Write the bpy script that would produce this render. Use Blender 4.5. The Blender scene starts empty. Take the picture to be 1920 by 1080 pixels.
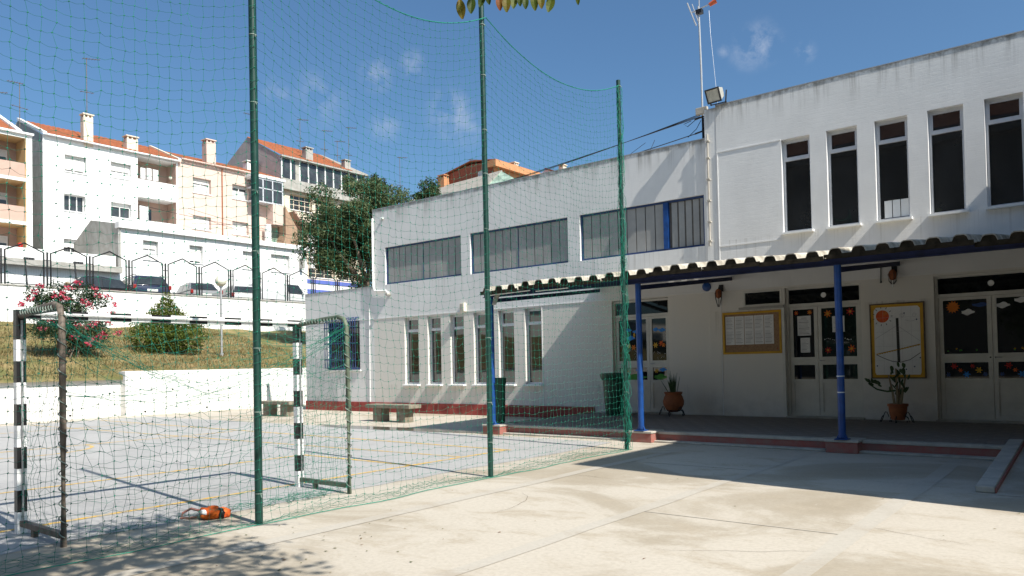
import bpy, bmesh, math, random
import numpy as np
from mathutils import Vector, Matrix
random.seed(11)
rng = np.random.default_rng(11)
sc = bpy.context.scene
col = sc.collection

# ------------------------------------------------------------------ camera
YAW, PITCH, ROLL = 0.6537, 0.0206, -0.0209
fw = Vector((-math.sin(YAW)*math.cos(PITCH), math.cos(YAW)*math.cos(PITCH), math.sin(PITCH)))
rt = Vector((math.cos(YAW), math.sin(YAW), 0)); up = rt.cross(fw)
rt2 = rt*math.cos(ROLL) + up*math.sin(ROLL); up2 = up*math.cos(ROLL) - rt*math.sin(ROLL)
cd = bpy.data.cameras.new('camera'); cam = bpy.data.objects.new('camera', cd); col.objects.link(cam)
cam.matrix_world = Matrix(((rt2.x, up2.x, -fw.x, 0), (rt2.y, up2.y, -fw.y, 0), (rt2.z, up2.z, -fw.z, 1.472), (0, 0, 0, 1)))
cd.sensor_width = 36; cd.lens = 1398.25/1920*36
cd.shift_x = (960-1011.47)/1920; cd.shift_y = (653.66-540)/1920
cd.clip_start = .05; cd.clip_end = 3000
sc.camera = cam
# ------------------------------------------------------------------ light
SUN = Vector((1, -.128, 1.03)).normalized()           # towards the sun
ELEV = math.asin(SUN.z); AZ = math.atan2(SUN.x, SUN.y)
w = bpy.data.worlds.new('World'); sc.world = w; w.use_nodes = True
nt = w.node_tree; N = nt.nodes; L = nt.links
bg = N['Background']; bg.inputs[1].default_value = .068
sky = N.new('ShaderNodeTexSky'); sky.sky_type = 'NISHITA'; sky.sun_disc = False
sky.sun_elevation = ELEV; sky.sun_rotation = AZ; sky.air_density = 1.0; sky.dust_density = 2.2; sky.ozone_density = 2.0
geo = N.new('ShaderNodeTexCoord')
CL = [((-.323, .868, .378), .022, .9), ((-.335, .864, .372), .02, .7), ((-.276, .888, .362), .011, .75), ((-.362, .853, .375), .007, .7), ((-.709, .606, .361), .018, .8),
      ((-.675, .636, .373), .016, .7), ((-.76, .56, .33), .03, .5), ((-.655, .685, .319), .03, .75), ((-.719, .626, .302), .018, .6), ((-.787, .519, .334), .015, .5), ((-.64, .70, .30), .02, .5)]
prev = None
for d, r, s in CL:
    v = Vector(d).normalized()
    dp = N.new('ShaderNodeVectorMath'); dp.operation = 'DISTANCE'; dp.inputs[1].default_value = v
    L.new(geo.outputs['Generated'], dp.inputs[0])
    mr = N.new('ShaderNodeMapRange'); mr.interpolation_type = 'SMOOTHSTEP'
    mr.inputs[1].default_value = 1.6*r; mr.inputs[2].default_value = 0; mr.inputs[3].default_value = 0; mr.inputs[4].default_value = s
    L.new(dp.outputs['Value'], mr.inputs[0])
    if prev is None: prev = mr.outputs[0]
    else:
        a = N.new('ShaderNodeMath'); a.operation = 'MAXIMUM'; L.new(prev, a.inputs[0]); L.new(mr.outputs[0], a.inputs[1]); prev = a.outputs[0]
nz = N.new('ShaderNodeTexNoise'); nz.inputs['Scale'].default_value = 38; nz.inputs['Detail'].default_value = 9; nz.inputs['Roughness'].default_value = .62; nz.inputs['Distortion'].default_value = .15
L.new(geo.outputs['Generated'], nz.inputs['Vector'])
mr = N.new('ShaderNodeMapRange'); mr.inputs[1].default_value = .42; mr.inputs[2].default_value = .95; L.new(nz.outputs[0], mr.inputs[0])
mu = N.new('ShaderNodeMath'); mu.operation = 'MULTIPLY'; L.new(prev, mu.inputs[0]); L.new(mr.outputs[0], mu.inputs[1])
mx = N.new('ShaderNodeMixRGB'); L.new(mu.outputs[0], mx.inputs[0]); hs = N.new('ShaderNodeMixRGB'); hs.blend_type = 'MULTIPLY'; hs.inputs[0].default_value = 1; hs.inputs[2].default_value = (.84, 1.16, 1.35, 1)
L.new(sky.outputs[0], hs.inputs[1]); L.new(hs.outputs[0], mx.inputs[1]); mx.inputs[2].default_value = (7.0, 7.4, 8.4, 1)
L.new(mx.outputs[0], bg.inputs[0])
sd = bpy.data.lights.new('sun', 'SUN'); sd.energy = 5.0; sd.angle = math.radians(.53); sd.color = (1, .95, .865)
so = bpy.data.objects.new('sun', sd); col.objects.link(so); so.location = (40, -5, 60)
so.rotation_euler = (-SUN).to_track_quat('-Z', 'Y').to_euler()
sc.view_settings.view_transform = 'Standard'; sc.view_settings.look = 'None'
sc.view_settings.exposure = .62; sc.view_settings.gamma = 1; sc.view_settings.use_curve_mapping = False

# ------------------------------------------------------------------ materials
def nmat(name):
    m = bpy.data.materials.new(name); m.use_nodes = True
    return m, m.node_tree.nodes, m.node_tree.links, m.node_tree.nodes['Principled BSDF']
def sp(b, v):
    b.inputs['Specular IOR Level'].default_value = v
def mat(name, c, rough=.7, spec=.3, metal=0, var=.12, vs=4.0, bump=0, bs=60, c2=None, mapscale=(1, 1, 1), lo=.35, hi=.65):
    """principled with noise-mottled colour and fine relief"""
    m, n, l, b = nmat(name)
    tc = n.new('ShaderNodeTexCoord'); mp = n.new('ShaderNodeMapping'); mp.inputs['Scale'].default_value = mapscale
    l.new(tc.outputs['Object'], mp.inputs[0])
    no = n.new('ShaderNodeTexNoise'); no.inputs['Scale'].default_value = vs; no.inputs['Detail'].default_value = 7; no.inputs['Roughness'].default_value = .62
    l.new(mp.outputs[0], no.inputs['Vector'])
    cr = n.new('ShaderNodeValToRGB'); e = cr.color_ramp.elements
    d = c2 if c2 else tuple(x*(1-var) for x in c); h = c if c2 else tuple(min(1, x*(1+var)) for x in c)
    e[0].position = lo; e[1].position = hi; e[0].color = (*d, 1); e[1].color = (*h, 1)
    l.new(no.outputs[0], cr.inputs[0]); l.new(cr.outputs[0], b.inputs['Base Color'])
    b.inputs['Roughness'].default_value = rough; b.inputs['Metallic'].default_value = metal; sp(b, spec)
    if bump:
        nb = n.new('ShaderNodeTexNoise'); nb.inputs['Scale'].default_value = bs; nb.inputs['Detail'].default_value = 4; l.new(tc.outputs['Object'], nb.inputs['Vector'])
        bp = n.new('ShaderNodeBump'); bp.inputs['Strength'].default_value = bump; bp.inputs['Distance'].default_value = .01
        l.new(nb.outputs[0], bp.inputs['Height']); l.new(bp.outputs[0], b.inputs['Normal'])
    return m
def mixc(n, l, fac, a, b, mode='MIX'):
    x = n.new('ShaderNodeMixRGB'); x.blend_type = mode
    for i, v in ((0, fac), (1, a), (2, b)):
        if isinstance(v, (int, float)): x.inputs[i].default_value = v
        elif isinstance(v, tuple): x.inputs[i].default_value = (*v, 1) if len(v) == 3 else v
        else: l.new(v, x.inputs[i])
    return x.outputs[0]
def noise(n, l, vec, scale, detail=6, rough=.6, ms=None, dist=0):
    if ms:
        mp = n.new('ShaderNodeMapping'); mp.inputs['Scale'].default_value = ms; l.new(vec, mp.inputs[0]); vec = mp.outputs[0]
    x = n.new('ShaderNodeTexNoise'); x.inputs['Scale'].default_value = scale; x.inputs['Detail'].default_value = detail
    x.inputs['Roughness'].default_value = rough; x.inputs['Distortion'].default_value = dist; l.new(vec, x.inputs['Vector']); return x.outputs[0]
def mrange(n, l, v, a, b, c=0, d=1, smooth=True):
    x = n.new('ShaderNodeMapRange'); x.interpolation_type = 'SMOOTHSTEP' if smooth else 'LINEAR'
    for i, q in enumerate((a, b, c, d)): x.inputs[i+1].default_value = q
    l.new(v, x.inputs[0]); return x.outputs[0]
def mathn(n, l, op, a, b):
    x = n.new('ShaderNodeMath'); x.operation = op
    for i, v in enumerate((a, b)):
        if isinstance(v, (int, float)): x.inputs[i].default_value = v
        else: l.new(v, x.inputs[i])
    return x.outputs[0]
def wall_white(name, ztop, base=(.74, .735, .72), zlow=0.0, block=True, streak=1.0, cream=False, drips=()):
    """painted blockwork with weather streaks below the coping and grime near the ground"""
    m, n, l, b = nmat(name)
    g = n.new('ShaderNodeNewGeometry'); P = g.outputs['Position']
    s = n.new('ShaderNodeSeparateXYZ'); l.new(P, s.inputs[0])
    c = mixc(n, l, mrange(n, l, noise(n, l, P, 1.3), .3, .7), tuple(x*.93 for x in base), base)
    if cream: c = mixc(n, l, mrange(n, l, s.outputs[2], 3.075, 3.07), c, (.68, .652, .595))
    for zd in drips:
        k = mathn(n, l, 'MULTIPLY', mrange(n, l, noise(n, l, P, 2.1, 5, .7, (4.5, 4.5, .12)), .50, .66), mathn(n, l, 'MULTIPLY', mrange(n, l, s.outputs[2], zd-.75, zd, 0, .34), mrange(n, l, s.outputs[2], zd+.01, zd))); c = mixc(n, l, k, c, (.27, .245, .20))
    c = mixc(n, l, mrange(n, l, noise(n, l, P, 5, 6, .65, (1, 1, .25)), .45, .8, 0, .35), c, tuple(x*.84 for x in base))
    # streaks
    st = noise(n, l, P, 2.4, 6, .7, (3.2, 3.2, .16)); st = mrange(n, l, st, .44, .70)
    fall = mrange(n, l, s.outputs[2], ztop-.85, ztop-.02)
    fall2 = mathn(n, l, 'POWER', fall, 1.6)
    k = mathn(n, l, 'MULTIPLY', st, fall2); k = mathn(n, l, 'MULTIPLY', k, .62*streak)
    c = mixc(n, l, k, c, (.17, .155, .13))
    lip = mrange(n, l, s.outputs[2], ztop-.16, ztop-.01); lip = mathn(n, l, 'MULTIPLY', lip, mrange(n, l, noise(n, l, P, 3.5, 5, .7), .38, .62, .0, .75*streak))
    c = mixc(n, l, lip, c, (.16, .145, .12))
    gr = mrange(n, l, s.outputs[2], zlow+.75, zlow+.15); gr = mathn(n, l, 'MULTIPLY', gr, mrange(n, l, noise(n, l, P, 4), .35, .75, .0, .30))
    c = mixc(n, l, gr, c, (.33, .30, .26))
    l.new(c, b.inputs['Base Color']); b.inputs['Roughness'].default_value = .82; sp(b, .2)
    h = noise(n, l, P, 55, 4, .6)
    if block:
        sx = n.new('ShaderNodeCombineXYZ'); l.new(mathn(n, l, 'ADD', s.outputs[0], s.outputs[1]), sx.inputs[0]); l.new(s.outputs[2], sx.inputs[1])
        bt = n.new('ShaderNodeTexBrick'); bt.inputs['Scale'].default_value = 1; bt.inputs['Mortar Size'].default_value = .008; bt.inputs['Mortar Smooth'].default_value = 1.0
        bt.inputs['Brick Width'].default_value = .29; bt.inputs['Row Height'].default_value = .105; l.new(sx.outputs[0], bt.inputs['Vector'])
        h = mathn(n, l, 'ADD', mathn(n, l, 'ADD', mathn(n, l, 'MULTIPLY', h, .5), mathn(n, l, 'MULTIPLY', noise(n, l, P, 16, 4, .7, (.6, .6, 2.6)), 1.3)), mathn(n, l, 'MULTIPLY', mathn(n, l, 'SUBTRACT', 1.0, bt.outputs['Fac']), .28))
    bp = n.new('ShaderNodeBump'); bp.inputs['Strength'].default_value = .32; bp.inputs['Distance'].default_value = .006
    l.new(h, bp.inputs['Height']); l.new(bp.outputs[0], b.inputs['Normal'])
    return m
def leafmat(name, cols, trans=.35, rough=.55):
    m, n, l, b = nmat(name)
    at = n.new('ShaderNodeAttribute'); at.attribute_name = 'rnd'
    cr = n.new('ShaderNodeValToRGB'); e = cr.color_ramp.elements
    e[0].color = (*cols[0], 1); e[1].color = (*cols[-1], 1)
    for i, c in enumerate(cols[1:-1]):
        x = e.new((i+1)/(len(cols)-1)); x.color = (*c, 1)
    l.new(at.outputs['Fac'], cr.inputs[0]); l.new(cr.outputs[0], b.inputs['Base Color']); b.inputs['Roughness'].default_value = rough; sp(b, .25)
    tr = n.new('ShaderNodeBsdfTranslucent'); l.new(cr.outputs[0], tr.inputs[0])
    mi = n.new('ShaderNodeMixShader'); mi.inputs[0].default_value = trans; l.new(b.outputs[0], mi.inputs[1]); l.new(tr.outputs[0], mi.inputs[2])
    l.new(mi.outputs[0], n['Material Output'].inputs[0]); return m
def glass(name, c=(.02, .022, .024), rough=.03, spec=.7, wav=.0):
    m, n, l, b = nmat(name)
    tc = n.new('ShaderNodeTexCoord')
    cc = mixc(n, l, mrange(n, l, noise(n, l, tc.outputs['Object'], 1.2), .35, .7), tuple(x*.6 for x in c), tuple(x*1.25 for x in c))
    l.new(cc, b.inputs['Base Color']); b.inputs['Roughness'].default_value = rough; sp(b, spec)
    if wav:
        bp = n.new('ShaderNodeBump'); bp.inputs['Strength'].default_value = wav; bp.inputs['Distance'].default_value = .02
        l.new(noise(n, l, tc.outputs['Object'], 1.5, 2), bp.inputs['Height']); l.new(bp.outputs[0], b.inputs['Normal'])
    return m
def concrete(name, a, b_, c_, kind='apron'):
    m, n, l, b = nmat(name)
    g = n.new('ShaderNodeNewGeometry'); P = g.outputs['Position']
    big = noise(n, l, P, .36, 9, .60, (.85, 1.1, 1), .8)
    s = n.new('ShaderNodeSeparateXYZ'); l.new(P, s.inputs[0]); cx = n.new('ShaderNodeCombineXYZ')
    l.new(mathn(n, l, 'FLOOR', mathn(n, l, 'MULTIPLY', mathn(n, l, 'ADD', s.outputs[0], 5.75), .4988), 0), cx.inputs[0]); l.new(mathn(n, l, 'FLOOR', mathn(n, l, 'MULTIPLY', mathn(n, l, 'ADD', s.outputs[1], -1.76), .345), 0), cx.inputs[1])
    wn = n.new('ShaderNodeTexWhiteNoise'); wn.noise_dimensions = '2D'; l.new(cx.outputs[0], wn.inputs['Vector'])
    big = mathn(n, l, 'ADD', big, mathn(n, l, 'MULTIPLY', mathn(n, l, 'SUBTRACT', wn.outputs['Value'], .45), .055 if kind == 'apron' else 0))
    col_ = mixc(n, l, mathn(n, l, 'ADD', mrange(n, l, big, .44, .68, 0, .55), mrange(n, l, big, .495, .575, 0, .42)), a, b_)
    mid = noise(n, l, P, 1.5, 8, .70, (.8, 1.5, 1), .5)
    col_ = mixc(n, l, mrange(n, l, mid, .49, .68, 0, .85), col_, c_)
    fine = noise(n, l, P, 24, 6, .75)
    col_ = mixc(n, l, mrange(n, l, fine, .35, .75, 0, .30), col_, tuple(x*.62 for x in b_))
    sc2 = noise(n, l, P, 9, 5, .75, (1, .25, 1))
    col_ = mixc(n, l, mrange(n, l, sc2, .60, .74, 0, .30), col_, tuple(x*1.12 for x in a))
    sp_ = n.new('ShaderNodeTexVoronoi'); sp_.inputs['Scale'].default_value = 5.2; l.new(P, sp_.inputs['Vector'])
    col_ = mixc(n, l, mrange(n, l, sp_.outputs['Distance'], .035, .025, 0, .75, False), col_, (.10, .085, .07))
    l.new(col_, b.inputs['Base Color']); b.inputs['Roughness'].default_value = .86; sp(b, .22)
    bp = n.new('ShaderNodeBump'); bp.inputs['Strength'].default_value = .25; bp.inputs['Distance'].default_value = .006
    l.new(mathn(n, l, 'ADD', noise(n, l, P, 90, 4), mid), bp.inputs['Height']); l.new(bp.outputs[0], b.inputs['Normal'])
    return m

M = {}
M['wall_low'] = wall_white('white painted wall low', 6.7, cream=True, drips=(4.17, .9))
M['wall_tall'] = wall_white('white painted wall tall', 7.4, zlow=.2, cream=True, drips=(4.23, 2.6))
M['wall_single'] = wall_white('white painted wall single storey', 4.17, streak=.5, drips=(1.35,))
M['wall_plain'] = wall_white('white garden wall', 1.9, base=(.72, .71, .68), block=False, streak=.3)
M['wall_street'] = wall_white('white street wall', 5.45, base=(.76, .755, .74), zlow=3.6, block=False, streak=.25)
M['apron'] = concrete('pale concrete', (.485, .438, .37), (.33, .282, .213), (.385, .33, .255))
M['joint'] = concrete('joint concrete', (.455, .418, .36), (.40, .36, .30), (.385, .335, .27), 'joint')
M['court'] = concrete('grey court paint', (.385, .378, .368), (.34, .336, .33), (.315, .308, .295), 'court')
M['line'] = mat('worn yellow court paint', (.62, .38, .07), .8, .2, c2=(.46, .38, .25), vs=9, lo=.42, hi=.56)
M['puddle'] = mat('wet concrete', (.11, .10, .085), .06, .5, var=.2, vs=3)
M['tile'] = mat('terrace tile', (.235, .205, .18), .8, .2, var=.2, vs=6, bump=.2)
M['grout'] = mat('tile grout', (.14, .125, .11), .9, .1)
M['kerbred'] = mat('brick red kerb paint', (.34, .105, .085), .8, .2, c2=(.29, .15, .125), vs=7, bump=.2)
M['kerbtop'] = mat('pale kerb concrete', (.42, .39, .34), .85, .2, var=.15, vs=5, bump=.3)
M['plinth'] = mat('dark red plinth paint', (.30, .065, .055), .8, .2, var=.25, vs=3, bump=.2)
M['blue'] = mat('blue gloss paint', (.009, .055, .215), .42, .4, var=.22, vs=6)
M['blued'] = mat('blue frame paint', (.018, .042, .13), .5, .4, var=.2, vs=6)
M['roofsheet'] = mat('weathered fibre cement', (.55, .515, .445), .95, .02, c2=(.24, .215, .175), vs=3.2, bump=.3, bs=40, lo=.38, hi=.62)
M['roofend'] = mat('mossy sheet end', (.034, .028, .020), .95, .05, var=.5, vs=7, bump=.3)  # ridge ends face away from the sun; their shade is in this colour
M['alu'] = mat('aluminium frame', (.60, .61, .63), .42, .5, metal=.25, var=.06)
M['doorwhite'] = mat('cream door paint', (.60, .585, .53), .55, .35, var=.07, vs=3)
M['glass'] = glass('dark window glass', (.018, .019, .02), .02, .8, .03)
M['glassdoor'] = glass('door glass', (.010, .012, .013), .03, .5, .02)
M['fglass'] = glass('far window glass', (.05, .055, .06), .08, .6)
M['bluedark'] = mat('dark blue beam paint', (.012, .02, .075), .55, .3, var=.3, vs=5)
M['slat'] = mat('grey blind slat', (.30, .30, .29), .6, .3, var=.10, vs=2)
M['slatgap'] = mat('dark window gap', (.015, .016, .02), .5, .2)
M['ironblk'] = mat('black iron', (.015, .015, .017), .5, .4)
M['white'] = mat('white plastic', (.78, .78, .76), .5, .35, var=.04)
M['paper'] = mat('paper', (.72, .72, .71), .85, .1, var=.04)
M['ink'] = mat('printed grey ink', (.12, .12, .13), .85, .1)
M['inklt'] = mat('faint print', (.44, .44, .45), .85, .1)
M['cork'] = mat('cork board', (.30, .19, .115), .9, .1, var=.2, vs=30)
M['yellow'] = mat('yellow frame paint', (.56, .31, .02), .5, .3, var=.12)
M['sunred'] = mat('red orange paint', (.62, .06, .02), .6, .2, c2=(.60, .16, .03), vs=12)
M['orange'] = mat('orange paint', (.58, .16, .02), .6, .2)
M['bagorange'] = mat('faded orange cloth', (.52, .115, .018), .8, .1, c2=(.36, .06, .015), vs=16, bump=.5, bs=60)
M['red'] = mat('red paint', (.40, .025, .02), .6, .2)
M['skyb'] = mat('light blue sticker', (.04, .22, .60), .6, .2)
M['grn'] = mat('green sticker', (.08, .28, .05), .6, .2)
M['polegrn'] = mat('dark green pole paint', (.007, .034, .027), .38, .4, c2=(.012, .048, .038), vs=6)
M['net'] = mat('green net cord', (.010, .155, .10), .6, .25, var=.2, vs=3)
M['netrope'] = mat('green edge rope', (.012, .20, .135), .6, .25)
M['tie'] = mat('pale cable tie', (.20, .25, .22), .5, .3)
M['gblack'] = mat('black goal paint', (.012, .011, .012), .4, .4)
M['gwhite'] = mat('white goal paint', (.78, .78, .77), .45, .35, c2=(.60, .57, .52), vs=14, lo=.25, hi=.45)
M['rust'] = mat('grey brown pipe', (.17, .14, .115), .6, .35, c2=(.10, .075, .055), vs=12)
M['pipegrn'] = mat('worn green grey pipe', (.14, .17, .12), .6, .35, c2=(.08, .10, .07), vs=10)
M['stone'] = mat('bench concrete', (.27, .24, .19), .9, .2, c2=(.16, .135, .10), vs=8, bump=.4)
M['terra'] = mat('terracotta', (.34, .115, .045), .75, .25, c2=(.24, .08, .035), vs=8)
M['binG'] = mat('dark green bin plastic', (.012, .06, .035), .45, .4)
M['soil'] = mat('soil', (.05, .035, .025), .95, .1, bump=.5)
M['trunk'] = mat('bark', (.13, .10, .075), .9, .15, var=.35, vs=8, bump=.6, bs=20)
M['stem'] = mat('dry stem', (.26, .21, .13), .85, .2, var=.25)
M['cactus'] = mat('cactus green', (.045, .085, .03), .6, .3, var=.3, vs=9)
M['olive'] = leafmat('olive tree leaves', [(.042, .07, .03), (.088, .125, .052), (.14, .175, .078), (.22, .23, .125)], .38)
M['palegrn'] = leafmat('pale tree leaves', [(.03, .055, .02), (.06, .09, .035), (.10, .125, .06)], .3)
M['bushg'] = leafmat('clipped bush leaves', [(.05, .085, .015), (.11, .145, .022), (.19, .20, .035)], .3)
M['olean'] = leafmat('oleander leaves', [(.02, .045, .018), (.045, .075, .03), (.085, .11, .05)], .3)
M['pink'] = leafmat('pink blossom', [(.48, .03, .075), (.58, .07, .13), (.66, .18, .22)], .3)
M['autumn'] = leafmat('turning tree leaves', [(.045, .075, .012), (.09, .12, .015), (.16, .13, .02), (.22, .07, .02)], .45)
M['snake'] = leafmat('snake plant', [(.02, .05, .02), (.05, .09, .04)], .1)
M['grassb'] = leafmat('dry grass blades', [(.14, .125, .05), (.24, .18, .08), (.33, .245, .115), (.10, .115, .04)], .3)
M['grass'] = mat('dry grass bank', (.255, .19, .092), .95, .1, c2=(.13, .13, .05), vs=1.1, bump=.8, bs=14, lo=.40, hi=.62)
M['asphalt'] = mat('asphalt', (.055, .055, .055), .9, .2, var=.2, vs=3, bump=.3)
M['ground'] = mat('dusty ground', (.30, .27, .21), .95, .1, var=.2, vs=.3)
M['rooftile'] = mat('orange roof tile', (.34, .115, .052), .9, .1, c2=(.20, .07, .038), vs=4, bump=.3)
M['rooftileold'] = mat('old dark roof tile', (.16, .07, .045), .9, .1, c2=(.07, .04, .03), vs=5)
M['rendW'] = mat('white render', (.74, .735, .72), .85, .2, var=.03, vs=1)
M['rendPeach'] = mat('peach render', (.60, .455, .39), .85, .2, var=.05, vs=1.2)
M['rendPink'] = mat('pink brown render', (.46, .32, .26), .85, .2, var=.06, vs=1.2)
M['rendOra'] = mat('ochre balcony soffit', (.50, .34, .17), .85, .2, var=.05)
M['rendCream'] = mat('cream render', (.66, .57, .45), .85, .2, var=.05, vs=1.2)
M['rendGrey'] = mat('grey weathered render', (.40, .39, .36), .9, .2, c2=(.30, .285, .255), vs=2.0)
M['rendMauve'] = mat('mauve grey gable', (.42, .38, .37), .9, .2, c2=(.35, .31, .30), vs=1.5)
M['rendBrown'] = mat('brown stair wall', (.33, .22, .15), .9, .2, var=.1)
M['rendDark'] = mat('dark weathered render', (.15, .14, .125), .9, .15, var=.2)
M['brickred'] = mat('red brick skin', (.34, .10, .06), .85, .2, var=.15, vs=5)  # shaded tone of the brick house, shade put into the red
M['brickora'] = mat('orange brick skin', (.50, .24, .12), .85, .2, var=.12, vs=5)  # sunlit tone of the same brick, light put into the orange
M['etern'] = mat('grey sheet roof', (.33, .31, .28), .9, .2, c2=(.25, .23, .20), vs=2)
M['shutter'] = mat('roller shutter', (.66, .645, .61), .6, .3, var=.05, vs=3)
M['curtain'] = mat('net curtain', (.50, .50, .50), .8, .2, var=.25, vs=12, mapscale=(1, 6, .2))
M['bandblue'] = mat('blue shop band', (.10, .14, .42), .6, .3)
M['greenwin'] = glass('pale green blind', (.30, .40, .32), .3, .4)
M['lampglobe'] = mat('cream lamp globe', (.70, .66, .54), .35, .4, var=.06)
M['galv'] = mat('galvanised pipe', (.42, .42, .42), .45, .5, metal=.5, var=.1)
M['cable'] = mat('black cable', (.012, .012, .014), .6, .3)
M['antred'] = mat('orange plastic', (.45, .09, .03), .5, .3)
M['floodglass'] = mat('floodlight glass', (.42, .42, .38), .12, .6, var=.15, vs=12)
M['floodgrey'] = mat('floodlight casing', (.33, .32, .28), .6, .3)
M['rubber'] = mat('tyre rubber', (.018, .018, .018), .8, .2)
def carpaint(name, c):
    m, n, l, b = nmat(name); b.inputs['Base Color'].default_value = (*c, 1); b.inputs['Roughness'].default_value = .28; sp(b, .5)
    b.inputs['Coat Weight'].default_value = .6; b.inputs['Coat Roughness'].default_value = .08
    tc = n.new('ShaderNodeTexCoord'); l.new(mixc(n, l, mrange(n, l, noise(n, l, tc.outputs['Object'], 2.0), .35, .7, 0, .5), c, tuple(x*.8+.01 for x in c)), b.inputs['Base Color'])
    return m
M['carred'] = carpaint('dark red car paint', (.10, .012, .012)); M['carblue'] = carpaint('dark blue car paint', (.008, .015, .045))
M['carsilver'] = carpaint('silver car paint', (.20, .205, .21)); M['carwhite'] = carpaint('white car paint', (.55, .55, .545)); M['carblack'] = carpaint('black car paint', (.012, .012, .014))
M['taillight'] = mat('red tail light', (.22, .012, .010), .3, .5); M['plate'] = mat('number plate', (.70, .70, .66), .5, .3)
M['carglass'] = glass('car glass', (.03, .035, .037), .03, .8)

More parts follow.
